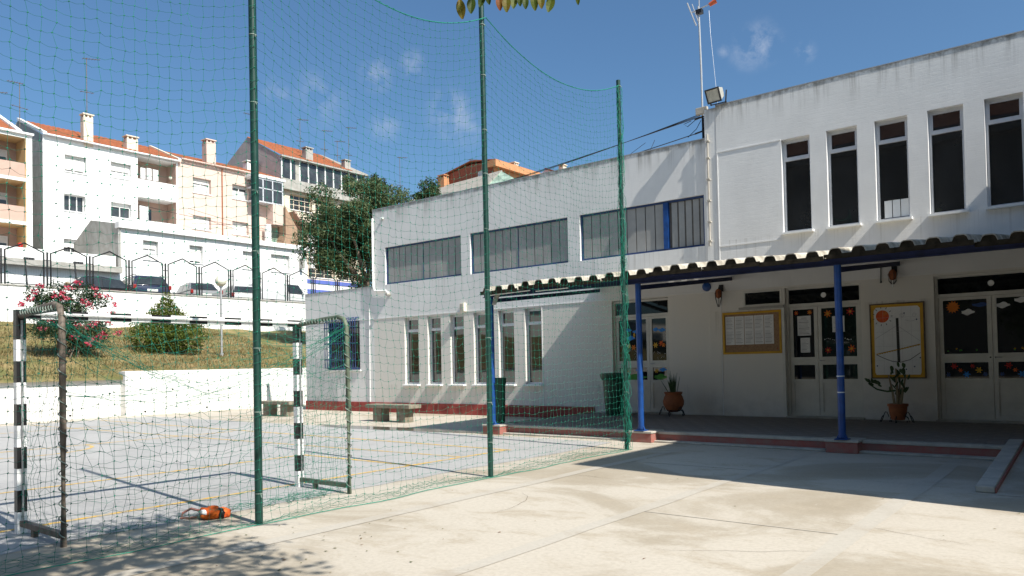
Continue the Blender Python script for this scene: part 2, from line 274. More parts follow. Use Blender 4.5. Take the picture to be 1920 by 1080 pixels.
# ------------------------------------------------------------------ mesh helpers
class MB:
    def __init__(s): s.v = []; s.f = []; s.m = []
    def add(s, vs, fs, mi=0):
        o = len(s.v); s.v += [tuple(p) for p in vs]; s.f += [tuple(i+o for i in f) for f in fs]; s.m += [mi]*len(fs); return s
    def box(s, x0, x1, y0, y1, z0, z1, mi=0):
        return s.add([(x0, y0, z0), (x1, y0, z0), (x1, y1, z0), (x0, y1, z0), (x0, y0, z1), (x1, y0, z1), (x1, y1, z1), (x0, y1, z1)],
                     [(3, 2, 1, 0), (4, 5, 6, 7), (0, 1, 5, 4), (1, 2, 6, 5), (2, 3, 7, 6), (3, 0, 4, 7)], mi)
    def hexa(s, a, b, mi=0):                          # two 4-point loops
        return s.add(list(a)+list(b), [(3, 2, 1, 0), (4, 5, 6, 7), (0, 1, 5, 4), (1, 2, 6, 5), (2, 3, 7, 6), (3, 0, 4, 7)], mi)
    def quad(s, a, b, c, d, mi=0): return s.add([a, b, c, d], [(0, 1, 2, 3)], mi)
    def poly(s, pts, mi=0): return s.add(pts, [tuple(range(len(pts)))], mi)
    def prism(s, loop, d, mi=0):                      # loop of 3d points pushed along d
        n = len(loop); d = Vector(d); a = [Vector(p) for p in loop]; b = [p+d for p in a]
        return s.add(a+b, [tuple(range(n))[::-1], tuple(range(n, 2*n))]+[(i, (i+1) % n, n+(i+1) % n, n+i) for i in range(n)], mi)
    def tube(s, path, r, n=8, mi=0, caps=True):
        P = [Vector(p) for p in path]; R = r if isinstance(r, (list, tuple)) else [r]*len(P)
        o = len(s.v); ref = None
        for i, p in enumerate(P):
            t = (P[min(i+1, len(P)-1)]-P[max(i-1, 0)]).normalized()
            if ref is None: ref = Vector((0, 0, 1)) if abs(t.z) < .9 else Vector((1, 0, 0))
            a = t.cross(ref)
            if a.length < 1e-4: a = t.cross(Vector((.3, 1, .2)))
            a.normalize(); b = t.cross(a)
            ref = b.cross(t)*-1 if False else ref
            for k in range(n):
                q = 2*math.pi*k/n; s.v.append(tuple(p+(a*math.cos(q)+b*math.sin(q))*R[i]))
        for i in range(len(P)-1):
            for k in range(n): s.f.append((o+i*n+k, o+i*n+(k+1) % n, o+(i+1)*n+(k+1) % n, o+(i+1)*n+k)); s.m.append(mi)
        if caps: s.f += [tuple(o+k for k in range(n))[::-1], tuple(o+(len(P)-1)*n+k for k in range(n))]; s.m += [mi, mi]
        return s
    def lathe(s, c, prof, n=16, mi=0, wob=None):
        o = len(s.v)
        for j, (r, z) in enumerate(prof):
            for k in range(n):
                q = 2*math.pi*k/n; rr = r*(1+(wob(j, q) if wob else 0)); s.v.append((c[0]+rr*math.cos(q), c[1]+rr*math.sin(q), c[2]+z))
        for j in range(len(prof)-1):
            for k in range(n): s.f.append((o+j*n+k, o+j*n+(k+1) % n, o+(j+1)*n+(k+1) % n, o+(j+1)*n+k)); s.m.append(mi)
        s.f += [tuple(o+k for k in range(n))[::-1], tuple(o+(len(prof)-1)*n+k for k in range(n))]; s.m += [mi, mi]
        return s
    def ball(s, c, r, n=12, mi=0, sz=(1, 1, 1)):
        m = n//2; pr = [(max(1e-3, math.sin(math.pi*j/m)), -math.cos(math.pi*j/m)) for j in range(m+1)]
        o = len(s.v); s.lathe((0, 0, 0), pr, n, mi)
        for i in range(o, len(s.v)): x, y, z = s.v[i]; s.v[i] = (c[0]+x*r*sz[0], c[1]+y*r*sz[1], c[2]+z*r*sz[2])
        return s
    def disc(s, c, r, n, ax='y', mi=0, fn=None):      # flat polygon facing -Y
        return s.poly([(c[0]+(fn(k) if fn else 1)*r*math.cos(2*math.pi*k/n), c[1], c[2]+(fn(k) if fn else 1)*r*math.sin(2*math.pi*k/n)) for k in range(n)], mi)
    def cells(s, u0, u1, z0, z1, holes, d0, depth, T, mi=0, mr=None):
        """wall front pierced by holes, with the reveals"""
        us = sorted({u0, u1, *[h[0] for h in holes], *[h[1] for h in holes]}); zs = sorted({z0, z1, *[h[2] for h in holes], *[h[3] for h in holes]})
        us = [u for u in us if u0-1e-6 <= u <= u1+1e-6]; zs = [z for z in zs if z0-1e-6 <= z <= z1+1e-6]
        for i in range(len(us)-1):
            for j in range(len(zs)-1):
                cu, cz = (us[i]+us[i+1])/2, (zs[j]+zs[j+1])/2
                if any(h[0] < cu < h[1] and h[2] < cz < h[3] for h in holes): continue
                s.quad(T(us[i], d0, zs[j]), T(us[i+1], d0, zs[j]), T(us[i+1], d0, zs[j+1]), T(us[i], d0, zs[j+1]), mi)
        for h in holes:
            a, b, c, d = h[:4]; dp = h[4] if len(h) > 4 else depth; q = mi if mr is None else mr
            s.quad(T(a, d0, c), T(a, d0+dp, c), T(a, d0+dp, d), T(a, d0, d), q); s.quad(T(b, d0, c), T(b, d0, d), T(b, d0+dp, d), T(b, d0+dp, c), q)
            s.quad(T(a, d0, d), T(a, d0+dp, d), T(b, d0+dp, d), T(b, d0, d), q); s.quad(T(a, d0, c), T(b, d0, c), T(b, d0+dp, c), T(a, d0+dp, c), q)
        return s
    def frame(s, u0, u1, z0, z1, t, d0, d1, T, mi=0):  # rectangular frame of four bars, depth d0..d1
        for a, b, c, d in ((u0, u1, z0, z0+t), (u0, u1, z1-t, z1), (u0, u0+t, z0+t, z1-t), (u1-t, u1, z0+t, z1-t)): s.bx(a, b, c, d, d0, d1, T, mi)
        return s
    def bx(s, u0, u1, z0, z1, d0, d1, T, mi=0):
        return s.hexa([T(u0, d0, z0), T(u1, d0, z0), T(u1, d1, z0), T(u0, d1, z0)], [T(u0, d0, z1), T(u1, d0, z1), T(u1, d1, z1), T(u0, d1, z1)], mi)
    def mesh(s, name, off=(0, 0, 0)):
        me = bpy.data.meshes.new(name); o = Vector(off)
        me.from_pydata([tuple(Vector(p)-o) for p in s.v] if o.length else s.v, [], s.f)
        me.polygons.foreach_set('material_index', s.m); me.update(); return me
OFF = {}
def link(o, parent=None):
    col.objects.link(o)
    if parent is not None: o.parent = parent
    return o
def thing(name, label, cat, loc=(0, 0, 0), group=None, kind=None):
    o = bpy.data.objects.new(name, None); o.empty_display_size = .1; link(o); o.location = loc; OFF[o.name] = tuple(loc)
    if label: o['label'] = label
    if cat: o['category'] = cat
    if group: o['group'] = group
    if kind: o['kind'] = kind
    return o
def fin(me, mats, smooth):
    for m in (mats if isinstance(mats, (list, tuple)) else [mats]): me.materials.append(M[m] if isinstance(m, str) else m)
    if smooth:
        me.polygons.foreach_set('use_smooth', [True]*len(me.polygons))
        if smooth != 'all': me.set_sharp_from_angle(angle=math.radians(40))
def part(name, mb, mats, parent, smooth=False, bevel=0, label=None, kind=None):
    off = OFF.get(parent.name, (0, 0, 0)); me = mb.mesh(name, off); fin(me, mats, smooth)
    o = bpy.data.objects.new(name, me); link(o, parent); OFF[o.name] = off
    if bevel:
        b = o.modifiers.new('bevel', 'BEVEL'); b.width = bevel; b.segments = 2; b.limit_method = 'ANGLE'
    if label: o['label'] = label
    if kind: o['kind'] = kind
    return o
def solo(name, mb, mats, label, cat, loc, group=None, kind=None, smooth=False, bevel=0):
    me = mb.mesh(name, loc); fin(me, mats, smooth); o = bpy.data.objects.new(name, me); link(o); o.location = loc; OFF[o.name] = tuple(loc)
    if label: o['label'] = label
    if cat: o['category'] = cat
    if group: o['group'] = group
    if kind: o['kind'] = kind
    if bevel:
        b = o.modifiers.new('bevel', 'BEVEL'); b.width = bevel; b.segments = 2; b.limit_method = 'ANGLE'
    return o
def struct(name, mb, mats, smooth=False): return solo(name, mb, mats, None, None, (0, 0, 0), kind='structure', smooth=smooth)
def dup(root, loc, rotz=0, label=None, group=None):
    def cp(o, par):
        c = o.copy(); link(c)
        if par is not None: c.parent = par
        for ch in o.children: cp(ch, c)
        return c
    r = cp(root, None); r.location = loc; r.rotation_euler = (0, 0, rotz)
    if label: r['label'] = label
    if group: r['group'] = group
    return r
def npmesh(name, V, F, rnd=None):
    me = bpy.data.meshes.new(name); V = np.asarray(V, np.float32); F = np.asarray(F, np.int32); k = F.shape[1]
    me.vertices.add(len(V)); me.vertices.foreach_set('co', V.ravel()); me.loops.add(F.size); me.loops.foreach_set('vertex_index', F.ravel())
    me.polygons.add(len(F)); me.polygons.foreach_set('loop_start', np.arange(0, F.size, k, dtype=np.int32))
    me.update(calc_edges=True)
    if rnd is not None:
        a = me.attributes.new('rnd', 'FLOAT', 'FACE'); a.data.foreach_set('value', np.asarray(rnd, np.float32))
    return me
def npobj(name, me, m, parent=None, off=None, **pr):
    me.materials.append(M[m]); o = bpy.data.objects.new(name, me); link(o, parent)
    for k, v in pr.items(): o[k] = v
    return o
def leaves(C, L_, W_, rnd, droop=0.2, Dir=None, fold=.25):
    """rhombic folded leaves: two quads each (centres C, length, width)"""
    n = len(C); D = rng.normal(size=(n, 3)) if Dir is None else Dir+rng.normal(size=(n, 3))*.45
    D[:, 2] -= droop; D /= np.linalg.norm(D, axis=1)[:, None]
    U = rng.normal(size=(n, 3)); S = np.cross(D, U); S /= np.linalg.norm(S, axis=1)[:, None]; Nn = np.cross(S, D)
    L_ = np.broadcast_to(L_, n)[:, None]; W_ = np.broadcast_to(W_, n)[:, None]
    a = C-D*L_*.5; b = C+D*L_*.5; mid = C+Nn*W_*fold*-.5
    l = C+S*W_*.5+Nn*W_*fold*.5; r = C-S*W_*.5+Nn*W_*fold*.5
    V = np.stack([a, l, b, mid, r], 1).reshape(-1, 3); i = np.arange(n)*5
    F = np.concatenate([np.stack([i, i+1, i+2, i+3], 1), np.stack([i, i+3, i+2, i+4], 1)])
    return V, F, np.concatenate([rnd, rnd])
def segs(A, B, r, n=3):
    """prisms between point arrays A and B"""
    A = np.asarray(A, float); B = np.asarray(B, float); D = B-A; ln = np.linalg.norm(D, axis=1); k = ln > 1e-5; A, B, D = A[k], B[k], D[k]/ln[k][:, None]
    U = np.where(np.abs(D[:, 2:3]) < .9, np.array([[0, 0, 1.]]), np.array([[1., 0, 0]])); P = np.cross(D, U); P /= np.linalg.norm(P, axis=1)[:, None]; Q = np.cross(D, P)
    r = np.broadcast_to(r, len(k))[k][:, None] if np.ndim(r) else r
    V = []
    for X in (A, B):
        for j in range(n): t = 2*math.pi*j/n; V.append(X+(P*math.cos(t)+Q*math.sin(t))*r)
    V = np.stack(V, 1).reshape(-1, 3); i = np.arange(len(A))*2*n
    F = np.concatenate([np.stack([i+j, i+(j+1) % n, i+n+(j+1) % n, i+n+j], 1) for j in range(n)])
    return V, F
def merge(lst):
    o = 0; VV = []; FF = []
    for V, F in lst: VV.append(V); FF.append(F+o); o += len(V)
    return np.concatenate(VV), np.concatenate(FF)

# ================================================================== SETTING
T0 = lambda u, d, z: (u, d, z)
struct('ground', MB().box(-700, 700, -700, 700, -1.2, -.06), 'ground')
struct('concrete_yard', MB().box(-26.7, 30, -40, 40, -.05, 0), 'apron')
jb = MB()
for x, wd in ((-5.75, .17), (-3.76, .15), (-1.74, .19), (.3, .16)):
    n = 26; L_ = []; R_ = []
    for i in range(n):
        y = -6+i*(18.05)/(n-1); L_.append((x-wd/2+random.uniform(-.018, .018), y, .004)); R_.append((x+wd/2+random.uniform(-.018, .018), y, .004))
    for i in range(n-1): jb.quad(L_[i], R_[i], R_[i+1], L_[i+1])
for y, a, b in ((6.45, -3.68, -1.84), (9.6, -5.66, -3.84)): jb.box(a, b, y-.007, y+.007, .002, .0045)
struct('concrete_joints', jb, 'joint')
cb = MB(); n = 60; e1 = [(-7.28+random.uniform(-.05, .05), -9+i*20.7/n) for i in range(n+1)]; e2 = [(-25.3, 11.75+.0*i) for i in range(2)]
cb.poly([(x, y, .004) for x, y in e1]+[(-9+(-16.3)*i/30, 11.75+random.uniform(-.09, .09), .004) for i in range(31)]+[(-25.3, -9, .004)])
struct('sports_court', cb, 'court')
def court_line(pts, wd=.08):
    b = MB()
    for (x0, y0), (x1, y1) in zip(pts[:-1], pts[1:]):
        d = Vector((x1-x0, y1-y0, 0)).normalized(); s = Vector((-d.y, d.x, 0))*wd/2; a = Vector((x0, y0, .008)); c = Vector((x1, y1, .008))
        b.quad(a-s, c-s, c+s, a+s)
    o = struct('court_line', b, 'line')
court_line([(-8.3, -8.5), (-8.3, 9.86)]); court_line([(-8.22, 9.86), (-25.0, 10.12)]); court_line([(-11.0, -4.5), (-11.0, 7.62)])
court_line([(-10.96, 7.66), (-8.35, 7.66)]); court_line([(-16.8, -8.5), (-16.8, 9.75)]); court_line([(-22.2, -8.5), (-22.2, 9.9)], .07)
court_line([(-25.0, 8.2), (-8.36, 8.75)], .06)
court_line([(-16.7+1.3*math.cos(a), 5.2+1.3*math.sin(a)) for a in np.linspace(math.pi*.5, -math.pi*.5, 14)], .07)
# puddle
pb = MB(); pb.poly([(-13.6+2.9*math.cos(a)*(1+.18*math.sin(3*a+1)+.08*math.sin(7*a)), 11.98+.33*math.sin(a)*(1+.2*math.sin(2*a))+.09*math.cos(a), .0075) for a in np.linspace(0, 2*math.pi, 60)[:-1]])
struct('puddle', pb, 'puddle')

ck = MB()
for x0, y0, a, n_ in ((-2.9, 5.2, .4, 16), (-4.9, 5.6, 1.9, 14), (-.9, 6.6, 2.6, 15), (-2.4, 9.4, .2, 14), (-5.0, 8.0, 2.9, 12)):
    x, y, d = x0, y0, a; pv = None
    for k in range(n_):
        w2 = .0022*(1-.6*abs(2*k/(n_-1)-1)); q = ((x-w2*math.sin(d), y+w2*math.cos(d), .0035), (x+w2*math.sin(d), y-w2*math.cos(d), .0035))
        if pv: ck.quad(pv[0], pv[1], q[1], q[0])
        pv = q; d += random.uniform(-.55, .55)*.6; st = random.uniform(.05, .13); x += st*math.cos(d); y += st*math.sin(d)
struct('concrete_cracks', ck, 'soil')
nl_ = 90; lc = np.stack([rng.uniform(-7, 1.5, nl_), rng.uniform(2.5, 11.8, nl_), np.full(nl_, .012)], 1); lc[:45, 0] = rng.normal(-5.4, .9, 45); lc[:45, 1] = rng.normal(3.6, .6, 45)
V, F, r = leaves(lc, rng.uniform(.02, .05, nl_), .02, rng.uniform(0, 1, nl_), 0, np.stack([rng.normal(0, 3, nl_), rng.normal(0, 3, nl_), np.zeros(nl_)], 1)); V[:, 2] = .006+np.abs(V[:, 2]-.012)*.3
npobj('leaf_litter', npmesh('leaf_litter', V, F, r), 'autumn', kind='stuff')

# terrace
tb = thing('terrace', None, None, (-5, 14, 0), kind='structure')
X0, X1, YE, ZT = -10.72, -1.22, 12.22, .19
part('slab', MB().box(X0+.02, .7, YE+.13, 16.34, .001, ZT-.012), 'grout', tb)
part('kerb_riser', MB().box(X0, X1, YE, YE+.13, .002, ZT-.05), 'kerbred', tb, bevel=.006)
part('kerb_cap', MB().box(X0-.01, X1, YE-.012, YE+.16, ZT-.05, ZT), 'kerbtop', tb, bevel=.008)
part('kerb_foot', MB().box(X0-.02, X1, YE-.17, YE-.002, .001, .035), 'kerbtop', tb, bevel=.01)
part('kerb_side', MB().box(X0-.002, X0+.018, YE+.165, 16.3, .002, ZT-.004), 'kerbred', tb)
tme = MB().box(-.197, .197, -.147, .147, 0, .012).mesh('paving_tile'); tme.materials.append(M['tile'])
nt_ = 0
for j in range(13):
    for i in range(24):
        o = bpy.data.objects.new('paving_tile', tme); link(o, tb)
        wx = X0+.24+i*.4+.2*(j % 2); wy = YE+.32+j*.3
        if wx > X1-.2 and wy < 12.6: wx = wx
        o.location = (wx+5, wy-14, ZT-.012+random.uniform(-.0015, .0015)); o.rotation_euler = (random.uniform(-.004, .004), random.uniform(-.004, .004), 0)
PX = (-10.49, -6.89, -3.34)
for x in PX:
    p = part('pedestal', MB().box(x-.24, x+.24, YE-.27, YE+.1, .002, .165), 'kerbred', tb, bevel=.008)
    part('pedestal_cap', MB().box(x-.255, x+.255, YE-.285, YE+.2, .166, .205), 'kerbtop', p, bevel=.01)
# wheelchair ramp beside the terrace
rb = thing('ramp', None, None, (-.5, 11, 0), kind='structure')
part('ramp_surface', MB().add([(-1.0, 9.1, .004), (4, 9.1, .004), (4, 12.36, .185), (-1.0, 12.36, .185)], [(0, 1, 2, 3)]), 'apron', rb)
part('ramp_kerb', MB().hexa([(-1.2, 9.2, .002), (-1.02, 9.2, .002), (-1.02, 12.6, .002), (-1.2, 12.6, .002)], [(-1.2, 9.2, .07), (-1.02, 9.2, .07), (-1.02, 12.6, .26), (-1.2, 12.6, .26)]), 'kerbtop', rb, bevel=.012)
part('ramp_kerb_side', MB().hexa([(-1.017, 9.21, .002), (-1.0, 9.21, .002), (-1.0, 12.6, .002), (-1.017, 12.6, .002)], [(-1.017, 9.21, .05), (-1.0, 9.21, .05), (-1.0, 12.6, .24), (-1.017, 12.6, .24)]), 'kerbred', rb)

# grass bank, street and what carries them
gx = np.linspace(-38.05, -26.55, 40); gy = np.sort(np.concatenate([np.linspace(-40, 11.455, 100), np.linspace(11.465, 62, 100)]))
def bankz(x, y):
    t = (-26.6-x)/11.4; e = 1.5 if y > 11.48 else 1.24
    k = min(1, max(0, t*5)); e = (1.5 if y > 11.46 else 1.24)*(1-k)+1.37*k
    return e-.005+(3.72-1.37)*max(0, t)**.95+min(1, max(0, t*6))*(.05*math.sin(x*1.7+y*.8)+.04*math.sin(y*2.3))
gb = MB(); nx = len(gx)
gb.v = [(x, y, bankz(x, y)) for y in gy for x in gx]
gb.f = [(j*nx+i, j*nx+i+1, (j+1)*nx+i+1, (j+1)*nx+i) for j in range(len(gy)-1) for i in range(nx-1)]; gb.m = [0]*len(gb.f)
struct('grass_bank', gb, 'grass', smooth='all')
n = 26000; px = rng.uniform(-37.6, -26.8, n); py = rng.uniform(4, 21, n); pz = np.array([bankz(a, b) for a, b in zip(px, py)])
D = np.stack([rng.normal(0, .45, n), rng.normal(0, .45, n), np.full(n, 1.)], 1); D /= np.linalg.norm(D, axis=1)[:, None]
h = rng.uniform(.04, .15, n); C = np.stack([px, py, pz], 1)+D*h[:, None]*.42
pn = np.clip(.5+.35*np.sin(px*1.3+py*.7)+rng.normal(0, .22, n), 0, 1)
V, F, r = leaves(C, h, .018+h*.1, pn, 0, D*3)
npobj('grass', npmesh('grass', V, F, r), 'grassb', kind='stuff')
struct('street', MB().box(-140, -38.32, -90, 160, -1, 5.12), 'asphalt')

# retaining wall at the end of the court
rw = thing('retaining_wall', 'low sunlit white retaining wall in front of the grass bank', 'wall', (-26.6, 11, 0))
part('wall', MB().box(-26.95, -26.72, -40, 11.46, -.02, 1.26), 'wall_plain', rw, bevel=.02)
part('wall', MB().box(-26.9, -26.38, 11.46, 34, -.02, 1.52), 'wall_plain', rw, bevel=.02)
for y, z, x in ((11.1, .78, -26.72), (8.7, .75, -26.72), (13.05, .85, -26.38), (15.2, .8, -26.38), (9.9, .12, -26.72), (12.1, .12, -26.38), (16.8, .8, -26.38), (14.3, .14, -26.38)):
    part('weep_hole', MB().add([(x+.004, y+.04*math.cos(a), z+.035*math.sin(a)) for a in np.linspace(0, 2*math.pi, 9)[:-1]]+[(x-.05, y, z)], [tuple(range(8))]+[(i, (i+1) % 8, 8) for i in range(8)]), 'gblack', rw)
sw = thing('street_wall', 'long white wall below the parked cars and the iron fence', 'wall', (-38.2, 20, 3.6))
part('wall', MB().box(-38.3, -38.0, -40, 62, 2.5, 5.38), 'wall_street', sw, bevel=.015)
part('coping', MB().box(-38.33, -37.96, -40, 62, 5.381, 5.44), 'rendGrey', sw)

# ================================================================== SCHOOL
YF = 16.34; YT = 16.30
sch = thing('school_building', 'white flat roofed school with tall slit windows and a higher block at right', 'school building', (-12, YF, 0))
UW = [(x, x+.62) for x in (-5.65, -4.68, -3.72, -2.74, -1.77, -.80)]
LW = [(-17.95, -17.31), (-16.90, -16.32), (-15.93, -15.35), (-14.96, -14.38), (-13.99, -13.41), (-13.02, -12.44)]
RIB = [(-18.83, -15.41, 4.18, 5.40), (-15.04, -11.48, 4.18, 5.40), (-11.09, -7.53, 4.18, 5.40)]
D1 = (-10.15, -8.54); D2 = (-5.66, -4.08); D3 = (-2.72, -.82)
part('wall', MB().cells(-23.2, -19.42, 0, 4.16, [(-21.9, -20.17, 1.41, 3.1, .1)], YF, .1, T0).quad((-23.2, YF, 0), (-23.2, YF+.12, 0), (-23.2, YF+.12, 4.16), (-23.2, YF, 4.16)).box(-23.199, -21.905, YF+.002, YF+.12, 0, 4.155).box(-20.165, -19.43, YF+.002, YF+.12, 0, 4.155).box(-21.9, -20.17, YF+.002, YF+.12, 0, 1.405).box(-21.9, -20.17, YF+.002, YF+.12, 3.105, 4.155), 'wall_single', sch)
hB = [(a, b, .92, 3.03, .2) for a, b in LW]+[(*r, .16) for r in RIB]+[(D1[0], D1[1], ZT, 3.04, .22)]
part('wall', MB().cells(-19.42, -7.17, 0, 6.7, hB, YF, .2, T0).box(-19.40, -7.15, YF+.26, 30, 0, 6.45)
     .quad((-19.42, YF, 0), (-19.42, YF+.28, 0), (-19.42, YF+.28, 6.7), (-19.42, YF, 6.7)).box(-19.42, -7.18, YF+.001, YF+.25, 6.66, 6.705), 'wall_low', sch)
hC = [(a, b, 4.25, 6.3, .2) for a, b in UW]+[(D2[0], D2[1], ZT, 3.03, .2), (D3[0], D3[1], ZT, 3.03, .2), (-6.62, -5.72, 2.66, 3.03, .1)]
part('wall', MB().cells(-7.17, 12, 0, 7.4, hC, YT, .2, T0).box(-7.16, 12, YT+.3, 30, 0, 7.15)
     .quad((-7.17, YT, 0), (-7.17, YT+.32, 0), (-7.17, YT+.32, 7.4), (-7.17, YT, 7.4)).box(-7.17, 12, YT+.001, YT+.28, 7.36, 7.405), 'wall_tall', sch)
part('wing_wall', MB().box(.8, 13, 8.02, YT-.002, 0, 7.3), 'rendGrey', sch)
part('pilaster', MB().box(-7.46, -7.175, YF-.035, YF+.2, 0, 7.38), 'wall_tall', sch, bevel=.01)
# joints and mouldings on the blockwork
mo = MB()
mo.box(-7.17, -5.66, YT-.012, YT-.001, 6.30, 6.325).box(-7.165, -7.14, YT-.012, YT-.001, .2, 6.299).box(-7.13, -5.72, YT-.012, YT-.001, 4.10, 4.125)
mo.box(-19.42, -18.9, YF-.01, YF-.001, 3.06, 3.085).box(-23.2, -8.55, YF-.014, YF-.001, 3.075, 3.095)
mo.box(-8.53, -7.47, YF-.014, YF-.001, 3.075, 3.095).box(-7.13, -6.64, YT-.012, YT-.001, 3.07, 3.09).box(-4.07, -2.73, YT-.012, YT-.001, 3.07, 3.09)
mo.box(-12.42, -12.40, YF-.012, YF-.001, .2, 3.06)
part('wall_joint', mo, 'rendW', sch)
for a, b, y, z, t in ((-23.2, -19.43, YF, 4.16, .13), (-19.42, -7.47, YF, 6.705, .30), (-7.17, 12, YT, 7.405, .30)):
    part('coping', MB().box(a, b, y-.012, y+t, z+.001, z+.022), 'galv', sch)
part('plinth', MB().box(-23.22, -10.74, YF-.03, YF-.001, .0, .32), 'plinth', sch, bevel=.006)
part('wall_pipe', MB().tube([(-7.37, YF-.07, 6.78), (-7.37, YF-.07, 4.15)], .022, 8), 'kerbtop', sch, smooth=True)
for z in (4.25, 4.7, 5.2, 5.7, 6.2, 6.6): part('pipe_clip', MB().box(-7.41, -7.33, YF-.1, YF-.036, z, z+.03), 'kerbtop', sch)
part('drain_pipe', MB().tube([(-19.36, YF-.05, 6.42), (-19.36, YF-.06, 6.3), (-19.36, YF-.06, 4.15), (-19.28, YF-.06, 4.0), (-18.75, YF-.06, 3.97), (-18.6, YF-.06, 3.86)], .035, 8), 'white', sch, smooth=True)
part('drain_outlet', MB().tube([(-18.62, YF-.005, 3.84), (-18.62, YF-.16, 3.84)], .05, 8), 'rendGrey', sch)
part('conduit', MB().tube([(-19.62, YF-.02, 4.1), (-19.66, YF-.02, .33)], .012, 6), 'white', sch)
def window(u0, u1, z0, z1, y, dpt, tz=None, t=.045, sill=True, fm='alu', tilt=False):
    w_ = part('window', MB().frame(u0, u1, z0, z1, t, y+dpt-.05, y+dpt, T0), fm, sch)
    if tz: part('transom', MB().box(u0+t, u1-t, y+dpt-.055, y+dpt-.005, tz-.025, tz+.03), fm, w_)
    yy = y+dpt-.015
    zs = [(z0+t, (tz-.025) if tz else z1-t)]+([(tz+.03, z1-t)] if tz else [])
    for k, (a, b) in enumerate(zs):
        r = random.uniform(-.012, .012)
        if k == 1:
            part('sash', MB().frame(u0+t, u1-t, a, b, .028, yy-.03, yy-.001, T0), fm, w_)
        part('pane', MB().quad((u0+t, yy+r, a), (u1-t, yy-r, a), (u1-t, yy-r-.002, b), (u0+t, yy+r-.002, b)), 'glass', w_)
    if sill: part('sill', MB().hexa([(u0-.02, y-.125, z0-.055), (u1+.05, y-.125, z0-.055), (u1+.05, y+dpt-.051, z0-.055), (u0-.02, y+dpt-.051, z0-.055)], [(u0-.02, y-.125, z0-.012), (u1+.05, y-.125, z0-.012), (u1+.05, y+dpt-.051, z0+.006), (u0-.02, y+dpt-.051, z0+.006)]), 'white', w_)
    return w_
for i, (a, b) in enumerate(UW): window(a, b, 4.25, 6.3, YT, .17, 5.86)
bmx = MB()
for i in range(3): bmx.box(-3.60+i*.155, -3.46+i*.155, YT+.140, YT+.148, 4.31, 4.66)
part('radiator', bmx, 'white', sch)
for a, b in LW: window(a, b, .92, 3.03, YF, .17, 2.60)
# ribbon windows with upright slats
for k, (a, b, c, d) in enumerate(RIB):
    w_ = part('ribbon_window', MB().frame(a, b, c, d, .05, YF+.06, YF+.12, T0), 'blued', sch)
    part('dark_opening', MB().box(a+.01, b-.01, YF+.135, YF+.15, c+.01, d-.01), 'slatgap', w_)
    end = b-.05 if k < 2 else -8.62
    n = 12 if k < 2 else 9; wd = (end-a-.05)/n
    for i in range(n):
        u = a+.05+i*wd
        part('slat', MB().box(u+.016, u+wd-.006, YF+.085+random.uniform(-.006, .006), YF+.10, c+.05, d-.05), 'slat', w_, bevel=.004)
    part('mullion', MB().box(*( (a+.05+n*wd*.5-.004, a+.05+n*wd*.5+.008)), YF+.075, YF+.084, c+.05, d-.05), 'blued', w_)
    if k == 2:
        part('backing', MB().box(-8.5, b-.05, YF+.118, YF+.13, c+.05, d-.05), 'rendDark', w_)
        part('mullion', MB().box(-8.63, -8.5, YF+.03, YF+.118, c+.05, d-.05), 'blue', w_)
        for i in range(5):
            u = -8.42+i*.19; p = part('slat', MB().add([(u, YF+.08, c+.06), (u+.14, YF+.105, c+.06), (u+.14, YF+.105, d-.06), (u, YF+.08, d-.06)], [(0, 1, 2, 3)]), 'slat', w_)
# barred blue window
bw = part('barred_window', MB().frame(-21.9, -20.17, 1.41, 3.1, .05, YF+.03, YF+.08, T0), 'blued', sch)
part('pane', MB().box(-21.86, -20.21, YF+.06, YF+.07, 1.45, 3.06), 'glass', bw)
part('sill', MB().box(-21.95, -20.12, YF-.05, YF-.002, 1.36, 1.405), 'white', bw)
for i in range(14):
    x = -21.86+i*(1.65/13); zt = 3.14+(.05 if i % 2 else 0)
    part('bar', MB().tube([(x, YF+.02, zt), (x, YF-.14, zt-.02), (x, YF-.17, zt-.12), (x, YF-.17, 1.50), (x, YF+.02, 1.44)], .017, 5), 'blued', bw)
for z in (1.75, 2.3, 2.85): part('cross_bar', MB().box(-21.88, -20.19, YF-.195, YF-.188, z, z+.035), 'blued', bw)
# small high window above the notice board
sw_ = part('window', MB().frame(-6.62, -5.72, 2.66, 3.03, .05, YT-.012, YT+.06, T0), 'doorwhite', sch)
part('pane', MB().quad((-6.57, YT+.04, 2.71), (-5.77, YT+.04, 2.71), (-5.77, YT+.035, 2.98), (-6.57, YT+.035, 2.98)), 'glassdoor', sw_)
part('sill', MB().box(-6.7, -5.675, YT-.07, YT-.014, 2.60, 2.655), 'rendGrey', sw_)
part('downstand', MB().box(-5.73, -5.665, YT-.05, YT-.002, .2, 2.598), 'doorwhite', sch)

# doors
def flower(x, y, z, r, m, n=6):
    return MB().disc((x, y, z), r, 8*n, fn=lambda k: .72+.28*math.cos(n*2*math.pi*k/(8*n))), m
def cloud(x, y, z, wd, hh):
    return MB().poly([(x+wd*.5*math.cos(a)*(1+.12*math.cos(5*a)), y, z+hh*.5*math.sin(a)*(1+.25*math.cos(4*a+.6))) for a in np.linspace(0, 2*math.pi, 33)[:-1]])
def notice(p, x0, x1, z0, z1, y, lines, head=True):
    b = MB().box(x0, x1, y, y+.002, z0, z1, 0)
    n = lines; hh = (z1-z0)
    for i in range(n):
        z = z1-hh*(.12+.8*i/max(1, n-1)); mi = 1 if (head and i == 0) or i % 4 == 3 else 2
        a = x0+(x1-x0)*(.3 if head and i == 0 else .1); c = x1-(x1-x0)*(.3 if head and i == 0 else random.uniform(.1, .4))
        b.quad((a, y-.0012, z), (c, y-.0012, z), (c, y-.0012, z+hh*.022), (a, y-.0012, z+hh*.022), mi)
    return part('paper_notice', b, ['paper', 'ink', 'inklt'], p)
